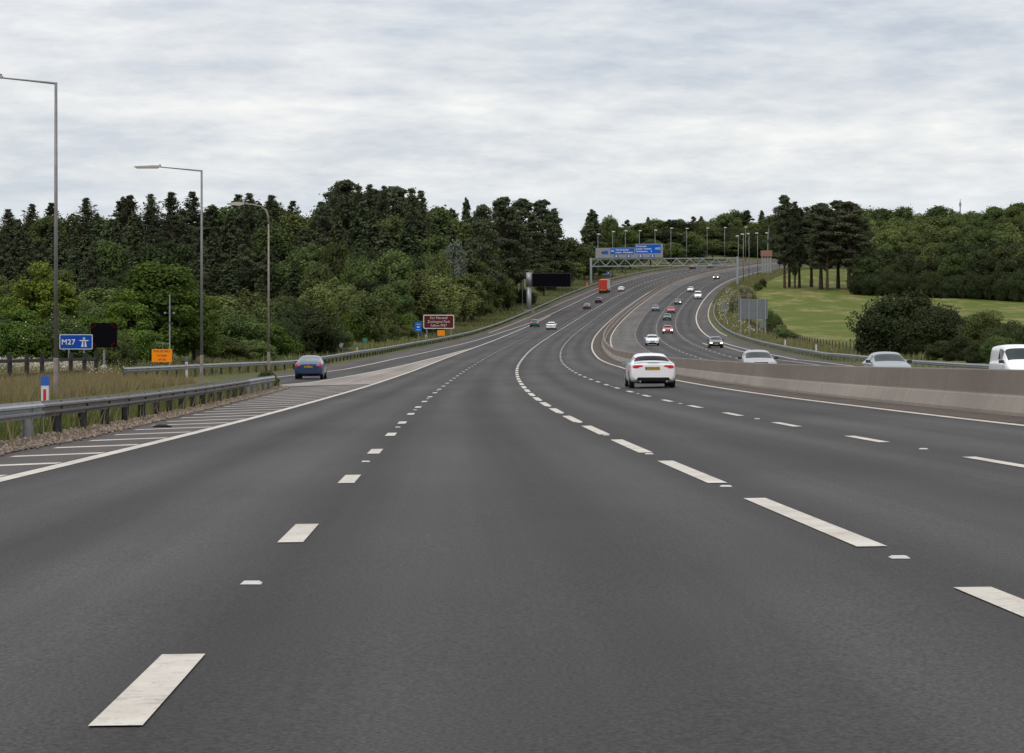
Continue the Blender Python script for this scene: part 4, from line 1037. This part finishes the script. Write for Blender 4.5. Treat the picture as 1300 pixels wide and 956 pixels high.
def pine(key, H, R, leaf, seed=1, base=.42, n=26, per=210, size=.5, bark='pine_bark', rmax=.34):
    rg = np.random.default_rng(seed); cs, rs, lim = [], [], []
    for k in range(n):
        t = (k + .5) / n; z = H * (base + (1 - base) * t * .97); a = rg.uniform(0, 6.28)
        prof = math.sin(math.pi * min(1, .22 + t * .78)) ** .6
        r = R * prof * rg.uniform(.3, .85); c = np.array([math.cos(a) * r, math.sin(a) * r, z]); cs.append(c); rs.append(R * rg.uniform(.2, rmax) * (1 if t < .85 else .75))
        lim.append(((0, 0, z - .06 * H), tuple(c)))
    V, F = clumps(cs, rs, per, size, .50, .5, rg=rg)
    proto(key, (V, F), trunk_mesh(H * .93, H * .014 + .05, lim, rg, .006), leaf, bark)
def feather(key, H, R, leaf, seed=1, base=.15, size=.24, per=16):
    rg = np.random.default_rng(seed); C = []; Nn = []; lim = []
    z = base * H
    while z < H * .97:
        t = (z / H - base) / (1 - base); r = R * (min(1, t * 4 + .5)) * (1 - t) ** .80 + .12
        for k in range(rg.integers(5, 9)):
            a = rg.uniform(0, 6.283); ln = r * rg.uniform(.55, 1.2); m = int(per * (.5 + ln / R)) + 6
            tt = rg.uniform(.15, 1, m); rise = rg.uniform(.35, .95)
            sp = rg.normal(size=(m, 3)) * (.16 + .12 * ln)[None] if False else rg.normal(size=(m, 3)) * (.09 + .07 * ln)
            C.append(np.stack([np.cos(a) * ln * tt, np.sin(a) * ln * tt, z + rise * ln * tt ** 1.3], 1) + sp)
            Nn.append(rg.normal(size=(m, 3)) + np.array([0, 0, .4])); lim.append(((0, 0, z), (math.cos(a) * ln * .8, math.sin(a) * ln * .8, z + rise * ln * .7)))
        z += H * .022 * rg.uniform(.6, 1.5)
    C = np.concatenate(C); V, F = quads(C, np.concatenate(Nn), np.full(len(C), size), 1.8, rg)
    proto(key, (V, F), trunk_mesh(H * .97, .2, lim[::3], rg, .008), leaf, 'bark')
B = dict(rk=(.15, .28))
broad('oak_a', 12, 5.4, 'leaf_oak', nc=64, per=170, size=.36, seed=3); broad('oak_b', 12, 4.6, 'leaf_oak', nc=60, per=170, size=.36, seed=4, base=.12); broad('oak_c', 12, 5.0, 'leaf_dark', nc=64, per=170, size=.36, seed=5, base=.08)
broad('willow_a', 10, 3.6, 'leaf_willow', seed=6, base=.1, size=.28, flat=1.5, per=190, nc=60); broad('willow_b', 10, 3.0, 'leaf_willow', seed=7, base=.12, size=.28, flat=1.7, nc=56, per=190)
broad('grey_a', 10, 3.6, 'leaf_grey', seed=8, base=.15, size=.30, flat=1.2, nc=50, per=190)
broad('bright_big', 9, 3.2, 'leaf_bright', nc=110, per=300, size=.19, seed=9, base=.06, top=.42, shape=1.6)
broad('bright_b', 9, 3.0, 'leaf_bright', nc=100, per=300, size=.19, seed=10, base=.05, top=.45, shape=1.4)
broad('oak_near', 8, 4.6, 'leaf_oak', nc=110, per=300, size=.20, seed=12, base=.0, top=.5, shape=.5)
broad('bush_a', 4, 2.8, 'leaf_bright', nc=60, per=230, size=.15, seed=13, base=.0, top=.45); broad('bush_b', 4, 2.9, 'leaf_oak', nc=60, per=230, size=.15, seed=14, base=.0, top=.45)
broad('bush_c', 4, 2.6, 'leaf_willow', nc=60, per=230, size=.15, seed=15, base=.0, top=.45)
broad('blossom_bush', 4, 2.6, 'leaf_pale', nc=60, per=230, size=.17, seed=25, base=.0, top=.45)
broad('dark_bush', 6, 4.4, 'leaf_dark', nc=110, per=300, size=.20, seed=16, base=.0, top=.48, shape=.6)
conifer('fir_a', 18, 3.8, 'leaf_conifer', 21); conifer('fir_b', 18, 3.4, 'leaf_conifer', 22, power=.7); conifer('fir_c', 18, 4.4, 'leaf_conifer', 23, power=.6, size=.5)
feather('feather_a', 20, 3.6, 'leaf_pine', 36); feather('feather_b', 20, 3.0, 'leaf_pine', 37)
pine('pine_a', 18, 4.4, 'leaf_pine', 31, n=44, per=130, size=.42, rmax=.28, base=.2); pine('pine_b', 18, 3.8, 'leaf_pine', 32, base=.2, n=44, per=130, size=.42, rmax=.28); pine('pine_c', 20, 5.2, 'leaf_pine', 33, base=.22, n=60, per=140, size=.42, rmax=.28)
pine('scots_a', 27, 5.6, 'leaf_pine', 34, base=.28, n=80, per=170, size=.42, rmax=.26); pine('scots_b', 27, 4.8, 'leaf_pine', 35, base=.32, n=70, per=170, size=.42, rmax=.28)
HTS = dict(oak_a=12, oak_b=12, oak_c=12, willow_a=10, willow_b=10, grey_a=10, bright_big=9, bright_b=9, oak_near=8, bush_a=4, bush_b=4, bush_c=4, dark_bush=6, blossom_bush=4,
           fir_a=18, fir_b=18, fir_c=18, pine_a=18, pine_b=18, pine_c=20, scots_a=27, scots_b=27, feather_a=20, feather_b=20)
def tree(key, x, y, H, label, group=None, wide=1.0, name='tree', cat='tree', rot=None, z=None):
    zz = gz(x, y) if z is None else z
    e = empty(name, (x, y, zz - .15), random.uniform(0, 6.28) if rot is None else rot)
    k = H / HTS[key]; e.scale = (k * wide, k * wide, k); tagp(e, label, cat, group)
    c, t = PROTO[key]
    for nm, me in (('crown', c), ('trunk', t)):
        o = bpy.data.objects.new(nm, me); COL.objects.link(o); o.parent = e
    return e
def ptree(key, px, ytop, D, label, group=None, wide=1.0, width_px=None, **k):   # height from the photo's skyline at distance D
    for _ in range(60):                     # keep crowns off the carriageways
        x = at(px, D); o_ = so_of(x, D)[1]; r_ = (width_px or 30) / F_ * D * .42
        if -14.2 - r_ < o_ < 10: D += 6
        else: break
    g = gz(x, D); H = (Y0_ - ytop) / F_ * D + CAMH - g
    if H < 1.6: return None
    if width_px: wide = min(1.9, (width_px / F_ * D) / (PW[key] * H / HTS[key]))
    return tree(key, x, D, max(1.2, H), label, group, wide, **k)
def _pw(me):
    a = np.zeros(len(me.vertices) * 3, np.float32); me.vertices.foreach_get('co', a); return float(2 * np.percentile(np.abs(a[::3]), 97))
PW = {k: _pw(me) for k, (me, _) in PROTO.items()}

# skyline of the photo (px -> y) for the left wood
SKX = [-110, 0, 50, 110, 165, 230, 300, 345, 400, 420, 440, 470, 530, 555, 575, 600, 620, 640, 690, 715, 740, 760, 780, 820, 850, 880, 920, 960, 1000]
SKY = [270, 268, 258, 254, 251, 252, 250, 252, 258, 240, 236, 234, 238, 252, 262, 264, 262, 256, 256, 268, 274, 284, 284, 277, 274, 270, 264, 264, 266]
sk = lambda p: float(np.interp(p, SKX, SKY))
rr = random.Random(5)
G1 = 'trees of the dense wood on the left hillside'
rows = [(628, 3, 0), (600, 10, 1), (572, 20, 2), (545, 34, 3), (520, 50, 4), (498, 66, 5), (478, 84, 6)]
for D, drop, ri in rows:
    px = -100 + rr.uniform(0, 20)
    while px < 745:
        x = at(px, D); yt = sk(px) + drop + rr.uniform(-9, 16)
        if so_of(x, D)[1] > -20: px += 20; continue
        if px > 420 and px < 560 and ri < 3: key = rr.choice(['oak_b', 'feather_a', 'pine_c', 'oak_a', 'fir_b'])
        elif ri >= 4: key = rr.choice(['fir_a', 'fir_b', 'oak_c', 'oak_c', 'oak_b', 'fir_a', 'pine_b', 'oak_a'])
        elif ri == 0 and px < 400: key = rr.choice(['fir_c', 'oak_c', 'fir_a', 'oak_a'])
        else: key = rr.choice(['fir_a', 'fir_b', 'fir_c', 'pine_b', 'oak_b', 'fir_a', 'pine_a'])
        g = gz(x, D); H = (Y0_ - yt) / F_ * D + CAMH - g
        skip = (ri >= 4 and px > 585) or (ri == 3 and px > 640) 
        if H > 5 and not skip:
            kind = 'broad' if key.startswith('oak') else 'dark coniferous'
            lab = {'b': 'broadleaved tree packed in the dense wood on the left hillside', 'd': 'dark conifer packed in the dense wood on the left hillside'}['b' if key.startswith('oak') else 'd']
            tree(key, x, D + rr.uniform(-6, 6), min(H, 25), lab, G1, wide=rr.uniform(.95, 1.3) * (1.15 if H < 12 else 1))
        px += rr.uniform(30, 46) * 560 / D
# feathery pines breaking the skyline at the left
for i, (px, yt) in enumerate([(10, 262), (40, 256), (66, 254), (110, 248), (165, 244), (192, 243), (218, 240), (244, 240), (303, 243), (316, 242), (345, 244), (372, 252)]):
    ptree('feather_a' if i % 2 else 'feather_b', px, yt, 618 + (i % 3) * 5, 'feathery pine standing up on the skyline of the left hillside', 'feathery pines on the left skyline', wide=1.75)
for i, (px, yt) in enumerate([(427, 229), (441, 227), (455, 231), (470, 230), (487, 232), (503, 235), (523, 234), (534, 238)]):
    ptree(['feather_a', 'pine_c', 'feather_b', 'feather_a'][i % 4], px, yt, 585 + (i % 2) * 8, 'tall tree of the crest group above the middle of the left wood', 'tall crest trees above the left wood', wide=1.25)
ptree('fir_c', 592, 250, 690, 'solitary pointed dark conifer on the skyline left of the big pines', width_px=26)
ptree('fir_c', 752, 265, 640, 'broad dark conical fir left of the gantry', width_px=36)
ptree('oak_a', 772, 270, 900, 'round-topped tree on the skyline just right of the conical fir', width_px=28)
# the big dark pines
for i, (px, yt, D, w) in enumerate([(614, 258, 560, 46), (640, 248, 572, 52), (662, 250, 560, 50), (688, 252, 570, 50), (703, 262, 562, 36), (650, 262, 545, 40)]):
    ptree(['pine_c', 'scots_a', 'scots_b', 'scots_a', 'fir_b', 'pine_c'][i], px, yt, D, 'tall dark pine in the clump left of the message sign', 'dark pines left of the message sign', width_px=w)
for i, (px, yt, D, w) in enumerate([(725, 298, 622, 46), (742, 316, 635, 40), (705, 318, 612, 44), (762, 318, 700, 36), (722, 330, 604, 36), (690, 335, 585, 30)]):
    ptree(['oak_a', 'oak_b'][i % 2], px, yt, D, 'rounded mid-green tree behind the message sign', 'rounded trees behind the message sign', width_px=w)
ptree('dark_bush', 664, 366, 622, 'low dark bush at the foot of the pines left of the message sign', width_px=30, name='bush', cat='bush')
# trees in the middle of the left side
ptree('oak_a', 497, 312, 455, 'large domed olive-green tree in the middle of the left wood', width_px=64)
ptree('oak_c', 480, 340, 440, 'dark tree under the large domed one', width_px=60)
ptree('grey_a', 575, 300, 500, 'pale grey-green tree in front of the dark wood, right of the domed one', width_px=34)
for i, (px, yt, D, w) in enumerate([(556, 312, 490, 30), (600, 325, 505, 44), (625, 335, 510, 40), (545, 336, 480, 46), (590, 345, 492, 44), (455, 320, 470, 40), (430, 300, 480, 40), (405, 330, 470, 40), (640, 350, 520, 30)]):
    ptree(['oak_a', 'oak_b', 'oak_a'][i % 3], px, yt, D, 'mid-green rounded tree in front of the dark conifers, above the willows', 'rounded trees above the willows', width_px=w)
for i, (px, yt, D, w) in enumerate([(645, 372, 440, 24), (622, 358, 425, 38), (598, 352, 415, 42), (575, 358, 400, 44), (552, 348, 410, 44), (525, 345, 400, 42), (505, 352, 392, 36), (487, 360, 380, 30), (468, 372, 372, 38), (448, 362, 380, 34), (425, 352, 385, 42), (402, 362, 375, 36), (612, 376, 402, 34), (640, 388, 430, 24), (540, 372, 385, 36)]):
    ptree(['willow_a', 'willow_b', 'oak_b', 'willow_a'][i % 4] if i % 5 else 'willow_b', px, yt, D, 'light green willow-like tree in the belt behind the brown sign', 'willows behind the brown sign', width_px=w * 1.15)
for i, (px, yt, D, w) in enumerate([(630, 398, 425, 26), (612, 402, 415, 26), (590, 406, 418, 26), (545, 395, 402, 34), (512, 394, 385, 36), (488, 402, 352, 30), (470, 398, 335, 30), (446, 392, 330, 34), (516, 410, 372, 24)]):
    ptree(['bush_b', 'bush_a', 'bush_c'][i % 3], px, yt, D, 'bush at the foot of the willows along the left barrier', 'bushes along the left barrier', width_px=w * 1.2, name='bush', cat='bush')
# near bushes and trees on the left
ptree('bright_b', 55, 326, 178, 'leafy green tree behind the nearest street lamp, left of the M27 sign', width_px=84)
ptree('bright_b', 14, 372, 172, 'leafy green tree at the left edge of the picture', width_px=66)
ptree('bright_big', 205, 318, 182, 'big bright green tree behind the orange notice board', width_px=112)
ptree('bright_b', 160, 362, 178, 'yellow-green lower crown on the left side of the big bright tree', width_px=62)
ptree('bright_b', 246, 350, 188, 'bright green crown on the right side of the big bright tree, behind the second lamp', width_px=60)
for i, (px, yt, D, w) in enumerate([(20, 402, 158, 74), (70, 398, 160, 80), (112, 392, 164, 70), (150, 420, 160, 44), (180, 412, 172, 66), (-20, 390, 162, 70)]):
    ptree(['bush_a', 'bush_b'][i % 2], px, yt, D, 'leafy bush with pale blossom behind the timber fence and M27 sign' if i < 3 else 'leafy bush at the foot of the bright green trees', 'blossoming bushes behind the M27 sign' if i < 3 else 'bushes under the bright green trees', width_px=w, name='bush', cat='bush')
for i, (px, yt, D, w) in enumerate([(130, 362, 262, 70), (100, 378, 240, 60), (30, 366, 262, 80), (275, 372, 262, 66), (310, 366, 270, 70), (345, 378, 262, 62), (265, 402, 225, 60), (300, 398, 222, 66), (338, 404, 225, 60), (280, 424, 205, 60), (322, 428, 210, 60), (362, 372, 290, 60)]):
    ptree(['willow_a', 'bush_b', 'oak_near', 'willow_a', 'willow_b', 'bush_c', 'bush_a', 'bush_b', 'bush_a', 'bush_b', 'bush_c', 'oak_near'][i], px, yt, D, 'rounded green bush in the thicket beyond the slip road barrier', 'bushes in the thicket beyond the slip road', width_px=w * 1.15, name='bush', cat='bush')
ptree('dark_bush', 385, 388, 240, 'large dark rounded bush behind the blue hatchback', width_px=92, name='bush', cat='bush')
ptree('dark_bush', 352, 402, 232, 'dark bush directly behind the swan-necked lamp', width_px=56, name='bush', cat='bush')
ptree('oak_near', 428, 408, 262, 'blue-green bush beside the dark rounded one, left of the small green plate', width_px=34, name='bush', cat='bush')
ptree('willow_b', 462, 368, 330, 'slender birch-like tree rising above the small green plate', width_px=36)
q = P(126.5, -9.2); tree('bush_b', q.x, q.y, .95, 'weedy green tuft at the end of the near crash barrier', None, 1.05, name='shrub', cat='shrub')
q = P(129, -9.5); tree('bush_a', q.x, q.y, .8, 'lower weedy tuft just beyond the end of the near barrier', None, 1.0, name='shrub', cat='shrub')
# beyond the gantry
G2 = 'trees of the wood behind the far bend'
for D, drop, ri in [(1190, 0, 0), (1160, 6, 1), (1130, 14, 2), (1100, 24, 3), (1072, 32, 4), (1050, 38, 5)]:
    px = 745 + rr.uniform(0, 8)
    while px < 1085:
        x = at(px, D); s_, o_ = so_of(x, D)
        if o_ < -17:
            yt = float(np.interp(px, [745, 800, 860, 900, 960, 1000, 1090], [276, 274, 272, 268, 263, 262, 262])) + drop + rr.uniform(-5, 8)
            g = gz(x, D); H = (Y0_ - yt) / F_ * D + CAMH - g
            if H > 4: tree(rr.choice(['oak_a', 'oak_b', 'oak_c', 'oak_a', 'pine_b', 'fir_b'] if ri < 2 else ['oak_a', 'oak_b', 'oak_c']), x, D, min(H, 27), 'tree in the green wood behind the far bend of the road', G2, wide=rr.uniform(1.0, 1.35))
        px += rr.uniform(22, 34)
for D in (1046, 1085, 1140):
    for px in range(760, 1100, 16):
        x = at(px, D)
        if -75 < so_of(x, D)[1] < -19: tree('dark_bush', x, D, 8 + rr.uniform(-1, 2), 'low dense shrub under the wood behind the far bend', 'understorey behind the far bend', wide=1.25, name='bush', cat='bush')
for i, (px, yt, D, w) in enumerate([(790, 285, 980, 36), (815, 282, 990, 40), (845, 288, 1000, 44), (872, 292, 1020, 40), (775, 300, 900, 34), (800, 305, 910, 34), (826, 302, 930, 36), (852, 306, 950, 34), (880, 306, 985, 34), (905, 302, 1010, 36), (930, 305, 1035, 30), (760, 322, 850, 26), (790, 322, 880, 24), (900, 285, 1040, 36), (860, 275, 1060, 40), (830, 276, 1060, 36)]):
    x = at(px, D)
    if so_of(x, D)[1] < -16: ptree(['oak_a', 'oak_b', 'oak_c'][i % 3], px, yt, D, 'leafy tree on the bank behind the far lamps', 'leafy trees behind the far lamps', width_px=w)
# the pines in the field
for i, (px, yt, D, w, kb) in enumerate([(996, 246, 742, 34, 'scots_a'), (1002, 256, 748, 28, 'scots_b'), (1009, 252, 740, 24, 'feather_b'), (1015, 262, 744, 28, 'fir_b'), (1042, 256, 728, 42, 'scots_b'), (1050, 262, 722, 40, 'scots_a'),
                                    (1064, 253, 735, 50, 'scots_a'), (1078, 254, 720, 44, 'scots_b'), (1088, 262, 726, 40, 'scots_a'), (1030, 270, 748, 34, 'scots_b')]):
    ptree(kb if kb != 'fir_b' else 'scots_b', px, yt, D, 'tall bare-trunked pine in the row at the top of the field', 'tall pines at the top of the field', width_px=w)
# the wood to the right of the field
G3 = 'trees of the dark wood beyond the field'
topf = lambda p: float(np.interp(p, [1085, 1130, 1200, 1260, 1320], [262, 266, 264, 256, 254]))
edge = lambda p: float(np.interp(p, [1085, 1320], [700, 640]))
for k, (dD, drop) in enumerate([(0, 62), (16, 52), (36, 44), (62, 36), (95, 28), (135, 21), (185, 14), (245, 7), (320, 0)]):
    px = 1092 + rr.uniform(0, 12)
    while px < 1335:
        D = edge(px) + dD; x = at(px, D); yt = topf(px) + drop + rr.uniform(-6, 7)
        g = gz(x, D); H = (Y0_ - yt) / F_ * D + CAMH - g
        key = rr.choice(['oak_c', 'oak_c', 'oak_b']) if k < 3 else rr.choice(['oak_a', 'oak_b', 'oak_b', 'oak_a', 'willow_a' if k > 3 else 'oak_a'])
        if H > 3: tree(key, x, D + rr.uniform(-3, 3), min(H, 24), 'leafy tree in the dark wood beyond the field', G3, wide=rr.uniform(1.0, 1.3) * (1.3 if H < 9 else 1))
        px += rr.uniform(26, 38) * 700 / D
for px in range(1096, 1340, 17):
    D = edge(px) - 8; ptree('dark_bush', px, 345 + rr.uniform(-6, 6), D, 'low dark tree on the front edge of the wood, touching the field', 'edge trees of the wood beyond the field', width_px=34)
# dark oaks beside the right barrier
ptree('dark_bush', 1146, 369, 240, 'large dark spreading oak in front of the field, by the right crash barrier', width_px=106, rot=1.0)
ptree('dark_bush', 1184, 386, 236, 'dark oak crown adjoining the large spreading oak on its right', width_px=88, rot=2.2)
for i, (px, yt, k, w) in enumerate([(1215, 400, 42, 52), (1250, 392, 43, 50), (1283, 405, 42, 50), (1318, 402, 43, 54), (1130, 428, 39, 30), (1152, 430, 39, 34), (1176, 426, 39, 34), (1198, 430, 38.5, 34), (1222, 424, 39, 36), (1246, 430, 38.5, 34), (1270, 424, 39, 36), (1296, 430, 38.5, 36), (1325, 424, 39, 40), (1350, 410, 41, 50)]):
    ptree(['dark_bush', 'oak_near', 'dark_bush'][i % 3] if i % 4 else 'dark_bush', px, yt, k * F_ / (px - 650), 'dark bush in the thicket along the right crash barrier', 'dark bushes along the right crash barrier', width_px=w * 1.2, name='bush', cat='bush')
# scrub along the edge between right verge and field
for i, (px, yt, D, w) in enumerate([(984, 404, 400, 16), (992, 410, 380, 16), (1000, 418, 350, 22), (978, 392, 430, 12), (1012, 428, 320, 18), (962, 358, 720, 9), (968, 353, 745, 8), (957, 372, 600, 9), (985, 398, 415, 12)]):
    ptree(['bush_b', 'bush_c', 'bush_b'][i % 3], px, yt, D, 'low scrubby bush on the edge between right verge and field', 'scrub between right verge and field', width_px=w * 1.2, name='bush', cat='bush')
for i, (px, yt, D, w) in enumerate([(943, 359, 640, 14), (936, 366, 600, 10), (951, 362, 640, 12), (930, 373, 560, 8)]):
    e = ptree('blossom_bush', px, yt, D, 'pale blossoming bush on the right verge near the gantry foot', 'blossoming bushes near the gantry foot', width_px=w * 1.2, name='bush', cat='bush')

# ground cover, each kind one object
def blades(name, pts, h, w, mat, label, lean=.35, tri=True):
    pts = np.asarray(pts); n = len(pts); a = rng.uniform(0, 6.283, n); hh = h * rng.uniform(.45, 1.25, n); ww = w * rng.uniform(.6, 1.3, n)
    d = np.stack([np.cos(a), np.sin(a), 0 * a], 1); le = rng.normal(size=(n, 2)) * lean
    b0 = pts - d * ww[:, None] / 2; b1 = pts + d * ww[:, None] / 2
    t = pts + np.stack([le[:, 0] * hh, le[:, 1] * hh, hh], 1)
    V = np.stack([b0, b1, t], 1).reshape(-1, 3); F = np.arange(3 * n).reshape(-1, 3)
    o = link_mesh(name, fast_mesh(name, V, F), mat); o['kind'] = 'stuff'; o['label'] = label; o['category'] = 'grass'; return o
def scatter(n, s0, s1, o0, o1, cond=None, power=1.0):
    s = s0 + (s1 - s0) * rng.uniform(0, 1, n) ** power; u = rng.uniform(0, 1, n)
    a = o0(s) if callable(o0) else o0; b = o1(s) if callable(o1) else o1
    o = a + (b - a) * u
    if cond is not None: k = cond(s, o); s, o = s[k], o[k]
    x, y = xyo(s, o); return np.stack([x, y, zso(s, o) - .03], 1)
patch = lambda s, o, a=.13, b=.31, p=0: np.sin(s * a + o * .9 + p) + np.sin(o * b * 3 - s * .05 + p * 2) + np.sin(s * .37 - o * .5)
left_near = lambda s: nearo(s) - .12
P1 = scatter(46000, 30, 128, left_near, IP([(30, -10.9), (100, -9.8), (128, -9.3)]))
P2 = scatter(60000, 60, 200, -13.9, -40, lambda s, o: (o < railL(s) + .3) | (s < 131))
P3 = scatter(26000, 200, 560, lambda s: railL(s) - .1, lambda s: railL(s) - 12, power=.8)
P4 = scatter(30000, 220, 660, 33.1, 41, power=.8)
P5 = scatter(12000, 560, 1000, lambda s: railL(s) - .1, -26); P6 = scatter(16000, 640, 920, 31.6, 42)
blades('grass', np.concatenate([P1, P2[::2]]), .42, .05, 'grass_green', 'green grass on the left verge under and behind the crash barriers')
blades('dry_grass', np.concatenate([P1[::5], P2[1::2][:26000], scatter(16000, 70, 136, -13.9, -20), scatter(260, 30, 128, lambda s: nearo(s) - .1, lambda s: paveL(s))]), .52, .035, 'grass_dry', 'tall straw-coloured grass in front of the timber fence', lean=.25)
blades('verge_grass', np.concatenate([P3, P4, P5, P6]), .55, .13, 'grass_green', 'rough grass along the far verges')
blades('dry_verge_grass', np.concatenate([P3[::4], P4[::3], P5[::3], P6[::2]]), .75, .12, 'grass_dry', 'dry seeding grass along the far verges', lean=.25)
def flowers(name, pts, hmin, hmax, size, mat, label):
    pts = np.asarray(pts).copy(); n = len(pts); pts[:, 2] += rng.uniform(hmin, hmax, n); nn = rng.normal(size=(n, 3)) * .5; nn[:, 2] += .6; nn[:, 1] -= .6
    V, F = quads(pts, nn, np.full(n, size), 1.0); o = link_mesh(name, fast_mesh(name, V, F), mat); o['kind'] = 'stuff'; o['label'] = label; o['category'] = 'flowers'
flowers('wildflowers', np.concatenate([scatter(5200, 138, 152, -21.5, -32), scatter(250, 128, 140, -17.5, -24), scatter(500, 150, 190, -19, -28)]), .1, .65, .07, 'blossom', 'white wild flowers behind the timber fence')
flowers('wildflowers', np.concatenate([scatter(420, 560, 720, 33.6, 37.5), scatter(160, 380, 640, 33.4, 38)]), .3, 1.3, .24, 'blossom', 'pale cow parsley on the right verge near the gantry foot')
bx = at(70, 158); 
# blossom on the bushes behind the M27 sign
fp_ = []
for px, yt in ((20, 410), (50, 405), (85, 402), (30, 432), (75, 428), (100, 440)):
    D = 155.5; c = np.array([at(px, D), D, (Y0_ - yt - 8) / F_ * D + CAMH]); fp_.append(c + rng.normal(size=(12, 3)) * np.array([.9, .35, .6]))
V, F = quads(np.concatenate(fp_), rng.normal(size=(72, 3)) + np.array([0, -.8, .5]), np.full(72, .10), 1.0)
o = link_mesh('blossom', fast_mesh('blossom', V, F), 'blossom'); o['kind'] = 'stuff'; o['label'] = 'pale blossom heads on the bushes behind the M27 sign'; o['category'] = 'blossom'
# gravel margin under the near barrier
strip('gravel_bed', 20, 128, lambda s: nearo(s) - .22, lambda s: paveL(s) - .02, 'gravel_bed', .02, nO=2)
sp = scatter(8000, 30, 128, lambda s: nearo(s) - .25, lambda s: paveL(s) + .12); n = len(sp); base = np.array([(1, 0, 0), (-1, 0, 0), (0, 1, 0), (0, -1, 0), (0, 0, 1), (0, 0, -1)], float)
tri = np.array([(0, 2, 4), (2, 1, 4), (1, 3, 4), (3, 0, 4), (2, 0, 5), (1, 2, 5), (3, 1, 5), (0, 3, 5)])
sz = (.01 + .042 * rng.uniform(0, 1, (n, 1, 1)) ** 2.5) * rng.uniform(.6, 1.3, (n, 6, 3)); V = (sp + [0, 0, .055])[:, None, :] + base[None] * sz
F = (np.arange(n)[:, None, None] * 6 + tri[None]).reshape(-1, 3); o = link_mesh('gravel', fast_mesh('gravel', V.reshape(-1, 3), F), 'stone'); o['kind'] = 'stuff'
o['label'] = 'loose brown gravel along the foot of the near crash barrier'; o['category'] = 'gravel'

# ------------------------------------------------------------------ light, sky, camera
w = bpy.data.worlds.new('World'); scene.world = w; w.use_nodes = True; nt = w.node_tree; bg = nt.nodes['Background']
SUN_EL, SUN_ROT = math.radians(52), math.radians(205)
sky = N(nt, 'ShaderNodeTexSky', sky_type='NISHITA'); sky.sun_disc = False; sky.sun_elevation = SUN_EL; sky.sun_rotation = SUN_ROT; sky.air_density = 1.2; sky.dust_density = 2.0
tc = N(nt, 'ShaderNodeTexCoord').outputs['Generated']
sep = N(nt, 'ShaderNodeSeparateXYZ'); nt.links.new(tc, sep.inputs[0])
v1 = mapping(nt, tc, (7.0, 2.0, 40)); n1 = noise(nt, v1, 1.0, 8, .6)
v2 = mapping(nt, tc, (34, 8, 130)); n2 = noise(nt, v2, 1.0, 8, .62)
def math_(op, a, b, c=None):
    m = N(nt, 'ShaderNodeMath', operation=op)
    for i, v in enumerate((a, b, c)):
        if v is None: continue
        if isinstance(v, (int, float)): m.inputs[i].default_value = v
        else: nt.links.new(v, m.inputs[i])
    return m.outputs[0]
n0 = noise(nt, mapping(nt, tc, (2.2, .8, 14)), 1.0, 4, .5)
mixn = math_('ADD', math_('ADD', math_('MULTIPLY', n1, .44), math_('MULTIPLY', n2, .24)), math_('MULTIPLY', n0, .32))
cloud = ramp(nt, mixn, .40, .575, (6.0, 6.45, 7.1), (9.7, 9.6, 9.4))
# vertical profile of the overcast: bluish at the tree tops, bright band, greyer above, brighter again to the zenith
cr = N(nt, 'ShaderNodeValToRGB'); e = cr.color_ramp.elements; e[0].position = 0; e[0].color = (.86, .93, 1.0, 1); e[1].position = 1; e[1].color = (1.55, 1.55, 1.58, 1)
for p, c in ((.066, (.92, .96, 1.0)), (.080, (1.12, 1.11, 1.09)), (.098, (1.08, 1.08, 1.07)), (.118, (.96, .975, 1.0)), (.15, (.91, .935, .975)), (.30, (1.0, 1.02, 1.06)), (.6, (1.32, 1.32, 1.36))):
    q = e.new(p); q.color = list(c) + [1]
nt.links.new(sep.outputs['Z'], cr.inputs['Fac'])
col = mixc(nt, cloud, cr.outputs['Color'], 1.0, 'MULTIPLY')
col = mixc(nt, col, sky.outputs['Color'], .08)
nt.links.new(col, bg.inputs['Color']); bg.inputs['Strength'].default_value = .1
sun = bpy.data.lights.new('sun', 'SUN'); sun.energy = 1.0; sun.angle = math.radians(18); sun.color = (1, .96, .9)
so = bpy.data.objects.new('sun', sun); COL.objects.link(so)
dv = Vector((math.sin(SUN_ROT) * math.cos(SUN_EL), math.cos(SUN_ROT) * math.cos(SUN_EL), math.sin(SUN_EL)))
so.rotation_euler = dv.to_track_quat('Z', 'Y').to_euler()
cam = bpy.data.cameras.new('camera'); co = bpy.data.objects.new('camera', cam); COL.objects.link(co); scene.camera = co
cam.sensor_width = 36; cam.lens = 36 * F_ / 1300; cam.shift_y = -(478 - Y0_) / 1300; cam.clip_end = 12000; cam.clip_start = .1
co.location = (0, 0, CAMH); co.rotation_euler = (math.pi / 2, 0, 0)
scene.view_settings.view_transform = 'Standard'; scene.view_settings.look = 'None'; scene.view_settings.gamma = 1; scene.view_settings.exposure = 0
scene.view_settings.use_curve_mapping = False
scene.cycles.max_bounces = 5; scene.cycles.diffuse_bounces = 3; scene.cycles.glossy_bounces = 3; scene.cycles.transparent_max_bounces = 4
